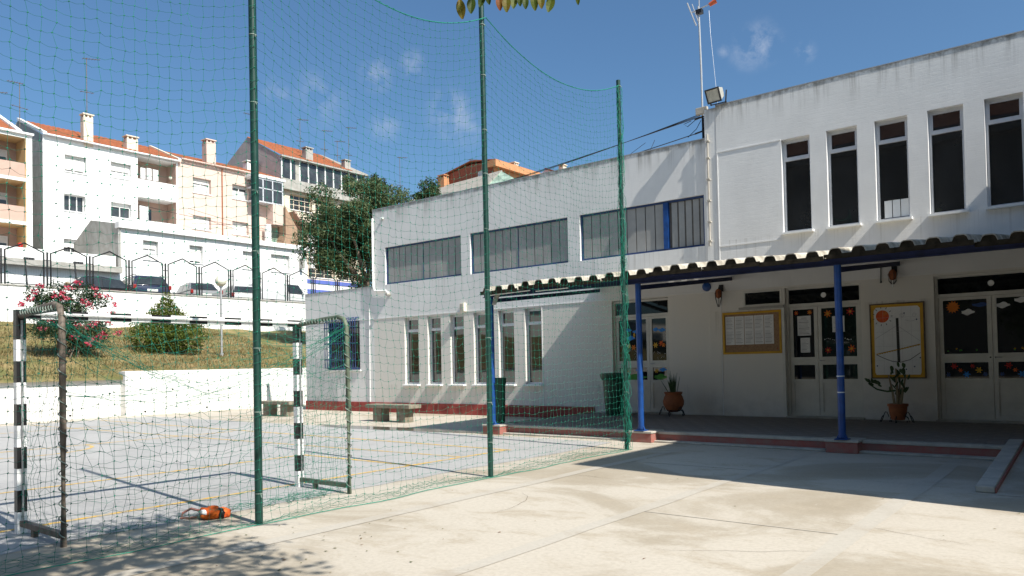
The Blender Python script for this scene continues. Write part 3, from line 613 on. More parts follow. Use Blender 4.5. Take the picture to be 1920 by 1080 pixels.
def door(u0, u1, y, nleaf=2, mid=None):
    d = part('door', MB().frame(u0, u1, ZT-.0, 3.03, .05, y+.08, y+.17, T0).bx(u0+.05, u1-.05, 2.60, 2.67, y+.09, y+.17, T0), 'doorwhite', sch)
    part('transom_pane', MB().box(u0+.052, u1-.052, y+.14, y+.15, 2.672, 2.978), 'glassdoor', d)
    part('sill', MB().box(u0-.02, u1+.02, y-.10, y+.079, ZT-.002, ZT+.035), 'kerbtop', d, bevel=.006)
    m = mid if mid else (u0+u1)/2; out = []
    for a, b in ((u0+.055, m-.004), (m+.004, u1-.055)):
        t = .075; yy = y+.105
        lf = MB().box(a, a+t, yy, yy+.045, ZT+.04, 2.595).box(b-t, b, yy, yy+.045, ZT+.04, 2.595)
        for z0, z1 in ((ZT+.04, .32), (.94, 1.02), (1.33, 1.50), (2.54, 2.595)): lf.box(a+t, b-t, yy, yy+.045, z0, z1)
        lf.box(a+t, b-t, yy+.018, yy+.03, .32, .94)
        part('leaf', lf, 'doorwhite', d)
        part('pane', MB().box(a+t, b-t, yy+.022, yy+.028, 1.50, 2.54), 'glassdoor', d)
        part('pane', MB().box(a+t, b-t, yy+.022, yy+.028, 1.02, 1.33), 'glassdoor', d)
        out.append((a+t, b-t, yy+.0185))
    part('handle', MB().tube([(m-.055 if False else m+.05, y+.105, 1.42), (m+.05, y+.06, 1.42), (m+.15, y+.055, 1.42)], .011, 6), 'galv', d, smooth=True)
    return d, out
d1, P1 = door(*D1, YF, mid=-9.14)
d2, P2 = door(*D2, YT, mid=-5.0)
d3, P3 = door(*D3, YT)
# stickers on the left door
for (a, b, y) in P1:
    wd = b-a
    for fx, z, ww, hh, m in ((.30, 2.28, .26, .08, 'skyb'), (.62, 2.24, .22, .07, 'skyb'), (.42, 2.08, .24, .10, 'skyb'), (.25, 2.12, .05, .14, 'orange'), (.55, 2.15, .05, .12, 'yellow')) if a < -9.2 else ((.25, 2.27, .16, .08, 'skyb'), (.70, 2.25, .2, .08, 'skyb')):
        part('sticker', cloud(a+wd*fx, y-random.uniform(0, .001), z, ww, hh), m, d1)
    for fx, z, r, m in ((.35, 1.88, .07, 'yellow'), (.52, 1.84, .075, 'orange'), (.7, 1.9, .06, 'yellow')) if a < -9.2 else ((.22, 1.88, .075, 'yellow'), (.62, 1.92, .075, 'sunred'), (.78, 1.88, .06, 'orange')):
        fb, fm_ = flower(a+wd*fx, y-.003, z, r, m); part('sticker', fb, fm_, d1)
    st = MB()
    for i in range(9):
        x = a+wd*random.uniform(.12, .85); z = random.uniform(1.58, 1.78); st.tube([(x, y-.002, z), (x+random.uniform(-.1, .1), y-.002, z+random.uniform(-.09, .09))], .004, 4)
    part('straw_sticker', st, 'inklt', d1)
    part('sticker', cloud(a+wd*.5, y, 1.09, wd*.9, .13), 'grn', d1); fb, fm_ = flower(a+wd*.25, y-.002, 1.24, .06, 'yellow'); part('sticker', fb, fm_, d1)
    part('sticker', cloud(a+wd*.7, y, 1.27, .2, .08), 'skyb', d1)
# flowers and notices on the middle door
(a, b, y), (a2, b2, y2) = P2
for x, z, r, m in ((a+.07, 2.47, .05, 'sunred'), (b-.09, 2.47, .055, 'orange'), (a2+.13, 2.42, .085, 'orange'), (b2-.12, 2.44, .085, 'red'), (a2+.12, 1.64, .075, 'red'), (b2-.11, 1.66, .085, 'sunred')):
    fb, fm_ = flower(x, y, z, r, m, 7); o = part('flower_sticker', fb, fm_, d2)
    part('flower_centre', MB().disc((x, y-.0015, z), r*.3, 12), 'yellow', d2)
notice(d2, a+.09, b-.07, 1.97, 2.40, y-.003, 12); notice(d2, a+.15, b-.10, 1.60, 1.92, y-.003, 9, False)
notice(d2, a2+.22, b2-.24, 2.02, 2.36, y2-.003, 10)
tg = MB()
for i in range(14): x = a2+.05+i*.042+random.uniform(-.01, .01); tg.disc((x, y2-.002, 1.87+.02*math.sin(i*.9)), random.uniform(.006, .013), 6)
part('paper_garland', tg, 'paper', d2)
# sun, clouds and flowers on the right door
(a, b, y), (a2, b2, y2) = P3
part('sun_sticker', MB().disc((a+.17, y, 2.41), .125, 26, fn=lambda k: 1 if k % 2 else .68), 'orange', d3)
part('cloud_sticker', cloud(a+.42, y, 2.30, .22, .10), 'paper', d3); part('cloud_sticker', cloud(a2+.10, y2, 2.40, .22, .10), 'paper', d3); part('cloud_sticker', cloud(a2+.40, y2, 2.48, .24, .09), 'paper', d3)
part('bird_sticker', cloud(a+.64, y, 2.43, .30, .07), 'blue', d3)
for i, (px, py_, x0, x1) in enumerate(((a, y, a, b), (a2, y2, a2, b2))):
    for k, m in enumerate(('blue', 'red', 'sunred', 'skyb', 'red', 'yellow', 'blue')):
        fb, fm_ = flower(x0+(x1-x0)*(.08+.14*k), py_-.0005*k, 1.10+.16*((k*5) % 3)/2, .045+.02*(k % 2), m); part('flower_sticker', fb, fm_, d3)
    for k in range(5):
        part('sticker', MB().disc((x0+(x1-x0)*random.uniform(.08, .9), py_, 1.55+random.uniform(0, .05)), .016, 8), random.choice(['yellow', 'grn']), d3)
part('lock', MB().disc((b+.035, y-.02, 1.42), .016, 10).disc((a2-.035, y-.02, 1.42), .016, 10), 'ironblk', d3)
for dd, x in ((d2, -4.87), (d3, -1.77)): part('round_vent', MB().tube([(x, YT+.139, 2.83), (x, YT+.128, 2.83)], .055, 16), 'white', dd, smooth=True)

# ================================================================== CANOPY
cn = thing('canopy', 'long corrugated walkway canopy on blue steel posts along the school front', 'canopy', (-5, 12, 0))
SL = .118; Y0c, Y1c = 11.80, 16.338; zc = lambda y: 3.005+(y-Y0c)*SL
def sheet_mb(n=3, pitch=.338):
    b = MB(); prof = []
    for k in range(n):
        o = k*pitch
        prof += [(o, 0), (o+.045, .0), (o+.068, .045), (o+.092, .105), (o+.125, .125), (o+.215, .125), (o+.248, .105), (o+.272, .045), (o+.295, 0)]
    prof.append((n*pitch+.03, 0)); th = .014
    for (ya, yb) in ((Y0c, Y1c),):
        o = len(b.v); m = len(prof)
        for y in (ya, yb):
            for x, z in prof: b.v.append((x, y, zc(y)+z+th))
            for x, z in prof: b.v.append((x, y, zc(y)+z))
        for i in range(m-1):
            b.f += [(o+i, o+i+1, o+2*m+i+1, o+2*m+i), (o+m+i+1, o+m+i, o+3*m+i, o+3*m+i+1), (o+i+1, o+i, o+m+i, o+m+i+1), (o+2*m+i, o+2*m+i+1, o+3*m+i+1, o+3*m+i)]
        b.f += [(o, o+m, o+3*m, o+2*m), (o+m-1, o+3*m-1, o+4*m-1, o+2*m-1)]
    b.m = [0]*len(b.f)
    for k in range(n):                                # stopped ends of the ridges, painted dark for their shade
        q = k*pitch; b.poly([(q+x, Y0c+.012, zc(Y0c)+z) for x, z in ((.045, -.012), (.068, .045), (.092, .105), (.125, .125), (.215, .125), (.248, .105), (.272, .045), (.295, -.012))], 1)
    b.prism([(0, Y0c-.012, zc(Y0c)-.03), (n*pitch, Y0c-.012, zc(Y0c)-.03), (n*pitch, Y0c-.012, zc(Y0c)+.045), (0, Y0c-.012, zc(Y0c)+.045)], (0, .010, 0), 1)  # same dark shade colour carried across the valley fronts
    return b
sme = sheet_mb().mesh('roof_sheet'); sme.materials.append(M['roofsheet']); sme.materials.append(M['roofend'])
for i in range(12):
    o = bpy.data.objects.new('roof_sheet', sme); link(o, cn); o.location = (-10.58+i*1.014+5, random.uniform(-.03, .03)-12, .002*(i % 2)); o.rotation_euler = (random.uniform(-.002, .002), random.uniform(-.003, .003), 0)
for y, z, h in ((12.0, 0, .115), (13.5, .11, .09), (15.0, .11, .09)):
    zz = zc(y)-.002-h
    b = MB(); b.box(-10.66 if y < 12.5 else -10.5, .75, y-.045, y+.045, zz, zz+.014).box(-10.66 if y < 12.5 else -10.5, .75, y-.045, y+.045, zz+h-.014, zz+h).box(-10.66 if y < 12.5 else -10.5, .75, y-.006, y+.006, zz+.014, zz+h-.014)
    part('beam', b, 'bluedark', cn)
for x in PX:
    b = MB(); b.tube([(x, 12.02, 2.93), (x+.004, 12.02, 1.6), (x, 12.02, .235)], .055, 14)
    p = part('post', b, 'blue', cn, smooth=True)
    part('base_plate', MB().box(x-.1, x+.1, 11.92, 12.12, .206, .222).hexa([(x-.085, 12.0, .222), (x+.085, 12.0, .222), (x+.085, 12.04, .222), (x-.085, 12.04, .222)], [(x-.05, 12.0, .30), (x+.05, 12.0, .30), (x+.05, 12.04, .30), (x-.05, 12.04, .30)]), 'blue', p, bevel=.004)
    part('rafter', MB().hexa([(x-.03, 12.05, 2.80), (x+.03, 12.05, 2.80), (x+.03, 12.05, 2.885), (x-.03, 12.05, 2.885)], [(x-.03, 16.28, 2.80+4.2*SL), (x+.03, 16.28, 2.80+4.2*SL), (x+.03, 16.28, 2.885+4.2*SL), (x-.03, 16.28, 2.885+4.2*SL)]), 'bluedark', cn)
    if x > -4:
        for z in (1.18, .93): part('tie', MB().tube([(x, 12.02, z), (x, 12.02, z+.014)], .061, 14), 'white', p)
part('broken_strip', MB().hexa([(-10.25, 11.93, 3.06), (-10.10, 11.93, 3.06), (-10.10, 11.95, 3.06), (-10.25, 11.95, 3.06)], [(-10.36, 11.9, 2.74), (-10.26, 11.9, 2.74), (-10.26, 11.92, 2.74), (-10.36, 11.92, 2.74)]), 'roofsheet', cn)
part('loose_lath', MB().tube([(-10.5, 11.93, 2.95), (-9.35, 11.93, 2.975)], .013, 6), 'white', cn); part('loose_lath', MB().tube([(-9.2, 11.93, 2.945), (-8.4, 11.93, 2.95)], .012, 6), 'white', cn)  # white strips added for the sunlit lower edge of the beam

# ================================================================== THINGS ON THE SCHOOL FRONT
nb = thing('notice_board', 'yellow framed cork notice board with ten sheets of paper', 'notice board', (-6.43, YT, 1.6))
part('frame', MB().frame(-7.11, -5.74, 1.60, 2.56, .05, YT-.05, YT-.002, T0), 'yellow', nb, bevel=.006)
part('cork', MB().box(-7.06, -5.79, YT-.02, YT-.003, 1.65, 2.51), 'cork', nb)
for r in range(2):
    for c in range(5):
        x = -7.045+c*.228; z = 2.15-r*.335; notice(nb, x, x+.215, z, z+.315+.02*r, YT-.0235, 13, False)
part('pin', MB().ball((-5.84, YT-.026, 1.71), .012, 8), 'red', nb)
po = thing('poster_board', 'framed hand drawn poster with a red sun and a bridge between two doors', 'poster', (-3.4, YT, 1.03))
x0, x1, z0, z1 = -3.91, -2.895, 1.03, 2.55; yp = YT-.03
part('frame', MB().frame(x0, x1, z0, z1, .022, YT-.045, YT-.002, T0), 'trunk', po)
part('border', MB().box(x0+.023, x1-.023, yp, YT-.003, z0+.023, z1-.023), 'yellow', po)
W_, H_ = x1-x0, z1-z0; fx = lambda u: x0+u*W_; fz = lambda v: z0+v*H_
part('sheet', MB().poly([(fx(u), yp-.002, fz(v)) for u, v in ((.10, .05), (.90, .05), (.92, .08), (.92, .92), (.88, .95), (.12, .95), (.08, .91), (.08, .08))]), 'paper', po)
part('painted_sun', MB().disc((fx(.24), yp-.004, fz(.83)), .125, 30), 'sunred', po)
dr = MB(); yd = yp-.005
def stroke(pts, wd, mi):
    for (u0, v0), (u1, v1) in zip(pts[:-1], pts[1:]):
        a = Vector((fx(u0), yd, fz(v0))); c = Vector((fx(u1), yd, fz(v1))); d = (c-a).normalized(); s = Vector((-d.z, 0, d.x))*wd/2; dr.quad(a-s, c-s, c+s, a+s, mi)
for a in np.linspace(0, 2*math.pi, 12)[:-1]: stroke([(.24+.155*math.cos(a), .83+.105*math.sin(a)), (.24+.19*math.cos(a), .83+.13*math.sin(a))], .012, 0)
stroke([(.51, .80), (.52, .22)], .052, 0)
stroke([(.09, .53), (.50, .70)], .008, 2); stroke([(.53, .69), (.91, .49)], .008, 2)
stroke([(.11, .325), (.35, .36), (.60, .395), (.91, .445)], .02, 1)
stroke([(.11, .32), (.25, .27), (.40, .228), (.55, .215), (.72, .245), (.91, .335)], .012, 0)
for i in range(16): u = .16+i*.047; stroke([(u, .332+(u-.11)*.15), (u+.02, .315+(u-.11)*.15)], .018, 1)
sp_ = [(.60+.05*math.cos(t)*(1-t/16), .83+.035*math.sin(t)*(1-t/16)) for t in np.linspace(0, 12, 30)]; stroke(sp_, .006, 2)
stroke([(.66, .77), (.74, .75), (.82, .76), (.87, .79)], .007, 2); stroke([(.82+.04*math.cos(t)*(1-t/14), .83+.03*math.sin(t)*(1-t/14)) for t in np.linspace(0, 9, 24)], .006, 2)
for u, v in ((.12, .17), (.80, .155), (.65, .12), (.905, .27), (.86, .77), (.64, .86)): dr.disc((fx(u), yd-.001, fz(v)), .015, 8, mi=3)
for i in range(1, 5): stroke([(.10, .05+i*.19), (.91, .05+i*.19)], .003, 4)
for i in range(1, 5): stroke([(.08+i*.17, .06), (.08+i*.17, .94)], .003, 4)
part('drawing', dr, ['gblack', 'yellow', 'inklt', 'blued', 'inklt'], po)
bl = thing('alarm_bell', 'round blue alarm bell under the canopy edge by the notice board', 'alarm bell', (-7.49, YF, 3.2))
part('dome', MB().tube([(-7.49, YF-.04, 3.2), (-7.49, YF-.09, 3.2), (-7.49, YF-.115, 3.2)], [.105, .10, .05], 18), 'blue', bl, smooth=True)
part('backplate', MB().tube([(-7.49, YF-.036, 3.2), (-7.49, YF-.04, 3.2)], .07, 14), 'ironblk', bl)
def lantern(x, y, z, label, long=.42):
    t = thing('wall_lantern', label, 'lantern', (x, y, z), 'iron lanterns under the canopy')
    part('bracket', MB().box(x-.05, x+.05, y-.03, y-.001, z-.06, z+.1).tube([(x, y-.02, z), (x, y-.14, z+.05), (x, y-.18, z-.02)], .012, 6), 'ironblk', t)
    part('lamp_body', MB().lathe((x, y-.18, z-.22), [(.02, 0), (.06, .02), (.075, .1), (.07, .17), (.03, .21)], 10), 'terra', t, smooth=True)
    b = MB()
    for k in range(6): a = k*math.pi/3; b.tube([(x+.03*math.cos(a), y-.18+.03*math.sin(a), z-.02), (x+.085*math.cos(a), y-.18+.085*math.sin(a), z-.1), (x+.07*math.cos(a), y-.18+.07*math.sin(a), z-.24), (x+.02*math.cos(a), y-.18+.02*math.sin(a), z-long)], .007, 4)
    part('cage', b, 'ironblk', t); part('candle', MB().tube([(x, y-.18, z-.24), (x, y-.18, z-.36)], .018, 8), 'white', t)
lantern(-7.13, YT, 3.12, 'small iron lantern hanging above the notice board'); lantern(-3.42, YT, 3.22, 'rusty iron lantern hanging above the sun poster', .3)
hr = thing('hanging_rod', 'thin black iron rod hanging beside the rusty lantern', 'rod', (-3.67, YT, 3.2))
part('rod', MB().tube([(-3.67, YT-.02, 3.3), (-3.67, YT-.05, 3.0)], .011, 6), 'ironblk', hr); part('hook', MB().ball((-3.67, YT-.05, 2.99), .022, 8), 'ironblk', hr)
sb = thing('wall_speaker', 'small cream box fixed above the slit windows', 'speaker box', (-15.32, YF, 3.2))
part('case', MB().box(-15.40, -15.22, YF-.12, YF-.002, 3.08, 3.34), 'lampglobe', sb, bevel=.012); part('cover', MB().box(-15.375, -15.245, YF-.135, YF-.121, 3.11, 3.31), 'kerbtop', sb)
cm = thing('wall_camera', 'small white wall fitting near the roof corner of the lower block', 'wall fitting', (-18.9, YF, 6.35))
part('body', MB().box(-18.95, -18.85, YF-.1, YF-.002, 6.34, 6.39), 'white', cm, bevel=.01); part('arm', MB().tube([(-18.9, YF-.003, 6.32), (-18.9, YF-.05, 6.335)], .012, 6), 'galv', cm)

# floodlight, mast and cables on the roof edge
fl = thing('floodlight', 'grey floodlight tilted down on the roof corner of the high block', 'floodlight', (-7.08, YT, 7.43))
Rm = Matrix.Translation((-7.08, YT-.12, 7.63)) @ Matrix.Rotation(math.radians(-22), 4, 'Z') @ Matrix.Rotation(math.radians(24), 4, 'X') @ Matrix.Rotation(math.radians(6), 4, 'Y')
def tf(mb, Mx): mb.v = [tuple(Mx @ Vector(p)) for p in mb.v]; return mb
part('casing', tf(MB().hexa([(-.2, -.10, -.15), (.2, -.10, -.15), (.2, -.10, .15), (-.2, -.10, .15)], [(-.10, .12, -.08), (.12, .12, -.08), (.12, .12, .11), (-.10, .12, .11)]), Rm), 'floodgrey', fl, bevel=.012)
part('rim', tf(MB().frame(-.215, .215, -.165, .165, .035, -.125, -.101, T0), Rm), 'ironblk', fl); part('lens', tf(MB().box(-.18, .18, -.115, -.102, -.13, .13), Rm), 'floodglass', fl)
part('bracket', MB().tube([(-7.30, YT-.1, 7.62), (-7.24, YT-.04, 7.42)], .016, 6).tube([(-6.86, YT-.06, 7.70), (-6.9, YT-.02, 7.42)], .016, 6).box(-7.27, -6.87, YT-.06, YT-.02, 7.428, 7.44), 'ironblk', fl)
ma = thing('aerial_mast', 'tall steel aerial mast rising from the step between the school roofs', 'aerial mast', (-7.56, YF+.12, 6.6))
part('mast', MB().tube([(-7.56, YF+.12, 6.5), (-7.57, YF+.12, 8.4), (-7.60, YF+.12, 9.95)], .024, 8), 'galv', ma, smooth=True)
part('lower_sleeve', MB().tube([(-7.556, YF+.12, 6.6), (-7.56, YF+.12, 7.25)], .030, 8), 'cable', ma)
part('boom', MB().tube([(-7.74, YF+.05, 9.82), (-7.2, YF+.20, 9.98)], .014, 6), 'galv', ma)
part('reflector', MB().tube([(-7.83, YF+.0, 10.06), (-7.66, YF+.1, 9.5)], .017, 6).tube([(-7.80, YF+.2, 10.1), (-7.64, YF+.24, 9.55)], .010, 6), 'galv', ma)
part('orange_head', MB().tube([(-7.34, YF+.16, 9.92), (-7.18, YF+.2, 9.99)], [.045, .06], 10), 'antred', ma)
part('director', MB().tube([(-7.58, YF+.12, 9.95), (-7.58, YF+.12, 10.25)], .012, 6).tube([(-7.75, YF+.12, 10.22), (-7.4, YF+.12, 10.24)], .012, 6), 'galv', ma)
part('clamp', MB().box(-7.65, -7.5, YF+.06, YF+.18, 9.76, 9.86), 'ironblk', ma)
part('guy_wire', MB().tube([(-7.34, YF+.14, 9.78), (-7.30, YF+.1, 9.2), (-7.16, YF+.1, 7.45)], .003, 4), 'galv', ma)
part('junction_box', MB().box(-7.69, -7.40, YF+.0, YF+.09, 7.32, 7.48), 'kerbtop', ma, bevel=.008)
for z in (7.27, 6.93): part('cross_arm', MB().tube([(-7.75, YF+.08, z-.03), (-7.38, YF+.1, z+.03)], .02, 6), 'ironblk', ma)
def sag(a, b, s, n=14): return [tuple(Vector(a).lerp(Vector(b), t)-Vector((0, 0, s*4*t*(1-t)))) for t in np.linspace(0, 1, n)]
cb1 = thing('overhead_cable', 'thick black cable bundle running from the mast to the far houses', 'cable', (-7.6, YF, 7.3))
for k in range(3): part('strand', MB().tube(sag((-7.62, YF+.1, 7.29+.03*k), (-39.5, 40, 14.1+.18*k), .15+.12*k), .010, 5), 'cable', cb1)
part('loop', MB().tube([(-7.65, YF+.08, 7.28), (-7.95, YF+.1, 7.12), (-8.05, YF+.1, 7.2), (-7.85, YF+.1, 7.24)], .008, 5).tube([(-7.6, YF+.1, 7.2), (-7.72, YF+.1, 7.02), (-7.95, YF+.1, 6.86)], .008, 5).tube([(-7.55, YF+.05, 7.25), (-7.46, YF+.05, 7.1), (-7.56, YF+.05, 6.95)], .008, 5), 'cable', cb1)
solo('overhead_cable', MB().tube(sag((-7.62, YF+.1, 6.92), (-23.25, 26, 9.3), .1), .012, 5).tube([(-9.75, 17.6, 7.35), (-10.9, 17.9, 7.0)], .007, 4).tube([(-9.2, 17.1, 7.2), (-9.9, 17.9, 7.0)], .007, 4), 'cable', 'thin black lower cable from the mast dropping behind the lower roof edge', 'cable', (-7.6, YF, 6.9))

# ================================================================== YARD THINGS
def bench(cx, cy, ln, ang, label):
    t = thing('concrete_bench', label, 'bench', (cx, cy, 0), 'concrete benches by the school wall'); Mx = Matrix.Translation((cx, cy, 0)) @ Matrix.Rotation(ang, 4, 'Z')
    part('seat', tf(MB().box(-ln/2, ln/2, -.22, .22, .37, .47), Mx), 'stone', t, bevel=.012)
    for s in (-1, 1):
        part('support', tf(MB().box(s*ln*.27-.17, s*ln*.27+.17, -.15, .15, 0, .369), Mx), 'stone', t, bevel=.01)
bench(-15.4, 13.55, 1.75, .0, 'weathered concrete bench below the slit windows behind a wet patch')
bench(-21.0, 13.75, 1.75, .0, 'weathered concrete bench at the corner of the white garden wall')
def bin_(x, y, z, h, r0, r1, label, wav, lip=True):
    t = thing('waste_bin', label, 'waste bin', (x, y, z), 'green waste bins')
    prof = [(r0*.96, .02), (r0, .05), (r0+(r1-r0)*.5, h*.5), (r1*.97, h*.9)]
    part('body', MB().lathe((x, y, z), prof, 24, wob=lambda j, q: .012*math.sin(12*q)), 'binG', t, smooth=True)
    part('bag_rim', MB().lathe((x, y, z), [(r1*1.01, h*.84), (r1*1.10, h*.90), (r1*1.14, h*.985), (r1*1.06, h), (r1*.92, h*.97), (r1*.85, h*.8)], 30, wob=lambda j, q: wav*(math.sin(5*q+j)+.6*math.sin(11*q+2*j))), 'binG', t, smooth=True)
    part('foot', MB().lathe((x, y, z), [(r0*.9, 0), (r0*.9, .03)], 20), 'gblack', t)
bin_(-9.62, 15.55, ZT, 1.02, .24, .31, 'dark green waste bin with a crumpled bag rim beside the left door', .028)
bin_(-10.60, 12.36, ZT, 1.0, .12, .145, 'narrow dark green bin beside the leftmost blue post', .012)
# pots
def stand(x, y, z, r, t):
    b = MB()
    for k in range(3):
        a = k*2.1+.5; c, s = math.cos(a), math.sin(a)
        b.tube([(x+r*.7*c, y+r*.7*s, z+.16), (x+r*1.15*c, y+r*1.15*s, z+.10), (x+r*1.3*c, y+r*1.3*s, z+.02), (x+r*1.1*c, y+r*1.1*s, z+.008), (x+r*1.02*c, y+r*1.02*s, z+.05)], .011, 5)
    b.tube([(x+r*.8*math.cos(a), y+r*.8*math.sin(a), z+.13) for a in np.linspace(0, 6.283, 20)], .01, 5)
    for sx in (1, -1):
        b.tube([(x+sx*(r*.9+.10*t_), y-.1, z+.13+.10*math.sin(3.1*t_)) for t_ in np.linspace(0, 1.6, 10)]+[(x+sx*(r*.9+.13), y-.1, z+.12), (x+sx*(r*.9+.10), y-.1, z+.16)], .009, 5)
    part('iron_stand', b, 'ironblk', t)
x, y, z = -8.15, 15.75, ZT
p1 = thing('potted_plant', 'round terracotta pot with upright spiky leaves on an iron stand', 'potted plant', (x, y, z))
part('pot', MB().lathe((x, y, z+.10), [(.10, 0), (.17, .05), (.235, .16), (.245, .25), (.21, .36), (.185, .40), (.205, .42), (.215, .46), (.185, .465), (.17, .42)], 26), 'terra', p1, smooth=True)
part('soil', MB().lathe((x, y, z+.10), [(.168, .40), (.168, .42)], 16), 'soil', p1); stand(x, y, z, .19, p1)
for k in range(15):
    a = random.uniform(0, 6.28); r = random.uniform(.02, .12); ln = random.uniform(.25, .52) if k > 3 else random.uniform(.45, .62); sl = random.uniform(.02, .12) if k < 11 else random.uniform(.35, .6)
    bx_, by_ = x+r*math.cos(a), y+r*math.sin(a); dx, dy = math.cos(a)*sl, math.sin(a)*sl; wv = Vector((-math.sin(a), math.cos(a), 0)); b = MB(); q = []
    for i in range(5):
        t = i/4; c = Vector((bx_+dx*t*ln*1.6, by_+dy*t*ln*1.6, z+.5+ln*t*(1-.25*sl*t))); ww = .022*(1-t**2.2)+.001; q.append((c-wv*ww, c+Vector((math.cos(a), math.sin(a), 0))*.006, c+wv*ww))
    for i in range(4): b.quad(q[i][0], q[i][1], q[i+1][1], q[i+1][0]); b.quad(q[i][1], q[i][2], q[i+1][2], q[i+1][1])
    part('leaf', b, 'cactus', p1)
x, y, z = -3.33, 15.8, ZT
p2 = thing('potted_plant', 'branching cactus in a low terracotta pot below the sun poster', 'potted plant', (x, y, z))
part('pot', MB().lathe((x, y, z+.05), [(.12, 0), (.15, .1), (.165, .2), (.17, .26), (.19, .265), (.19, .31), (.165, .312), (.155, .27)], 22), 'terra', p2, smooth=True)
part('soil', MB().lathe((x, y, z+.05), [(.155, .27), (.155, .285)], 14), 'soil', p2); stand(x, y, z-.02, .16, p2)
def pad(b, c, d, ln, wd):
    d = Vector(d).normalized(); o = len(b.v); b.ball((0, 0, 0), 1, 10); s = d.cross(Vector((random.uniform(-1, 1), random.uniform(-.5, 1), .2))).normalized(); u = d.cross(s)
    for i in range(o, len(b.v)): px, py, pz = b.v[i]; b.v[i] = tuple(Vector(c)+d*(pz*ln/2+ln/2)+s*px*wd/2+u*py*wd*.22)
for k, (bx_, ln, lean) in enumerate(((-.05, .62, -.10), (.0, .75, -.02), (.05, .60, .10), (.02, .5, .02))):
    part('stem', MB().tube([(x+bx_, y, z+.3), (x+bx_+lean*.4, y+.02*k, z+.3+ln*.5), (x+bx_+lean, y+.02*k, z+.3+ln)], [.028, .022, .014], 7), 'stem', p2, smooth=True)
part('stem', MB().tube([(x-.03, y, z+.62), (x-.18, y-.02, z+.60), (x-.36, y-.03, z+.64), (x-.50, y-.03, z+.74)], [.02, .018, .016, .012], 7), 'cactus', p2, smooth=True)
random.seed(5)
for k in range(46):
    if k < 34:
        hz = random.uniform(.48, 1.08); cx_ = x+random.uniform(-.13, .17)*(1.25-abs(hz-.75)); d = (random.uniform(-.7, .7), random.uniform(-.6, .4), random.uniform(.5, 1.2))
        c = (cx_, y+random.uniform(-.1, .1), z+hz)
    else:
        t = random.uniform(0, 1); c = (x-.22-.30*t, y-.03+random.uniform(-.05, .05), z+.62+.16*t+random.uniform(0, .16)*(1-t)); d = (random.uniform(-1, .2), random.uniform(-.5, .3), random.uniform(.2, 1))
    b = MB(); pad(b, c, d, random.uniform(.09, .15), random.uniform(.045, .07)); part('cactus_pad', b, 'cactus', p2, smooth=True)

# orange bag at the foot of the net
ob = thing('crumpled_bag', 'crumpled orange bag with a white print lying at the foot of the net', 'bag', (-7.2, 3.88, 0))
o_ = len(ob.name); cx, cy = -7.2, 3.9
def lump(c, r, sz, seed, n=18):
    b = MB(); b.ball((0, 0, 0), 1, n); rr = random.Random(seed); ph = [rr.uniform(0, 6.28) for _ in range(6)]
    for i, (px, py, pz) in enumerate(b.v):
        f = 1+.13*math.sin(5*px+ph[0]+3*pz)+.12*math.sin(7*py+ph[1]-4*px)+.10*math.sin(11*pz+ph[2]+5*py)+.05*math.sin(17*px+9*py+ph[3]); b.v[i] = (c[0]+px*r*sz[0]*f, c[1]+py*r*sz[1]*f, max(.006, c[2]+pz*r*sz[2]*f))
    return b
dirc = Vector((.22, .14, 0)).normalized()
part('body', lump((cx+.02, cy+.02, .045), .14, (.95, .75, .5), 3), 'bagorange', ob, smooth='all')
part('fold', lump((cx+.10, cy+.10, .05), .09, (.8, .9, .6), 8), 'sunred', ob, smooth='all'); part('opening', lump((cx+.13, cy+.06, .055), .055, (1, .6, .9), 4), 'gblack', ob, smooth='all')
part('white_print', lump((cx+.035, cy-.065, .075), .055, (1, .45, .5), 2, 12), 'white', ob, smooth='all')
part('strap', MB().tube([(cx-.06, cy-.05, .08), (cx-.14, cy-.10, .10), (cx-.20, cy-.15, .06), (cx-.20, cy-.17, .015), (cx-.12, cy-.13, .012), (cx-.03, cy-.09, .03)], .013, 6), 'kerbred', ob, smooth=True)

# ================================================================== BALL STOP NET AND POLES
XN = -6.52
def pole(y, h, r, label, wrap=False):
    t = thing('net_pole', label, 'pole', (XN, y, 0), 'green poles of the ball stop net')
    part('shaft', MB().tube([(XN, y, -.02), (XN+.005, y, h*.5), (XN-.006, y, h)], r, 16), 'polegrn', t, smooth=True)
    part('cap', MB().lathe((XN-.006, y, h), [(r*1.02, -.01), (r*1.02, .012), (r*.5, .02)], 14), 'polegrn', t, smooth=True)
    for z in np.arange(.35, h-.1, .72):
        zz = z+random.uniform(-.12, .12)
        part('cable_tie', MB().tube([(XN+.002, y, zz), (XN+.002, y, zz+.007)], r*1.06, 14).tube([(XN+r, y, zz), (XN+r+.03, y-.01, zz-.03)], .004, 4), 'tie', t)
    return t
pole(4.04, 6.30, .037, 'dark green net pole nearest the camera beside the orange bag'); pole(7.40, 6.26, .036, 'dark green net pole in front of the leftmost blue post'); pole(10.88, 6.26, .036, 'green net pole wrapped in net at the terrace edge'); pole(.65, 6.3, .037, 'dark green net pole at the near end of the net')
YS = np.arange(.65, 10.92, .1025); TOP = {}
PY = (.65, 4.04, 7.43, 10.88)
def topz(y):
    for a, b, s, z0, z1 in ((.65, 4.04, .48, 6.12, 6.12), (4.04, 7.43, .50, 6.12, 6.10), (7.43, 10.88, .43, 6.10, 6.19)):
        if a-1e-6 <= y <= b+1e-3:
            t = (y-a)/(b-a); return z0+(z1-z0)*t-s*4*t*(1-t)
    return 6.1
def bay(y):
    for a, b in zip(PY[:-1], PY[1:]):
        if y <= b: return math.sin(math.pi*min(1, max(0, (y-a)/(b-a))))
    return 0
NR = 60; ni = len(YS); P = np.zeros((ni, NR+6, 3))
ph = rng.uniform(0, 6.28, 12)
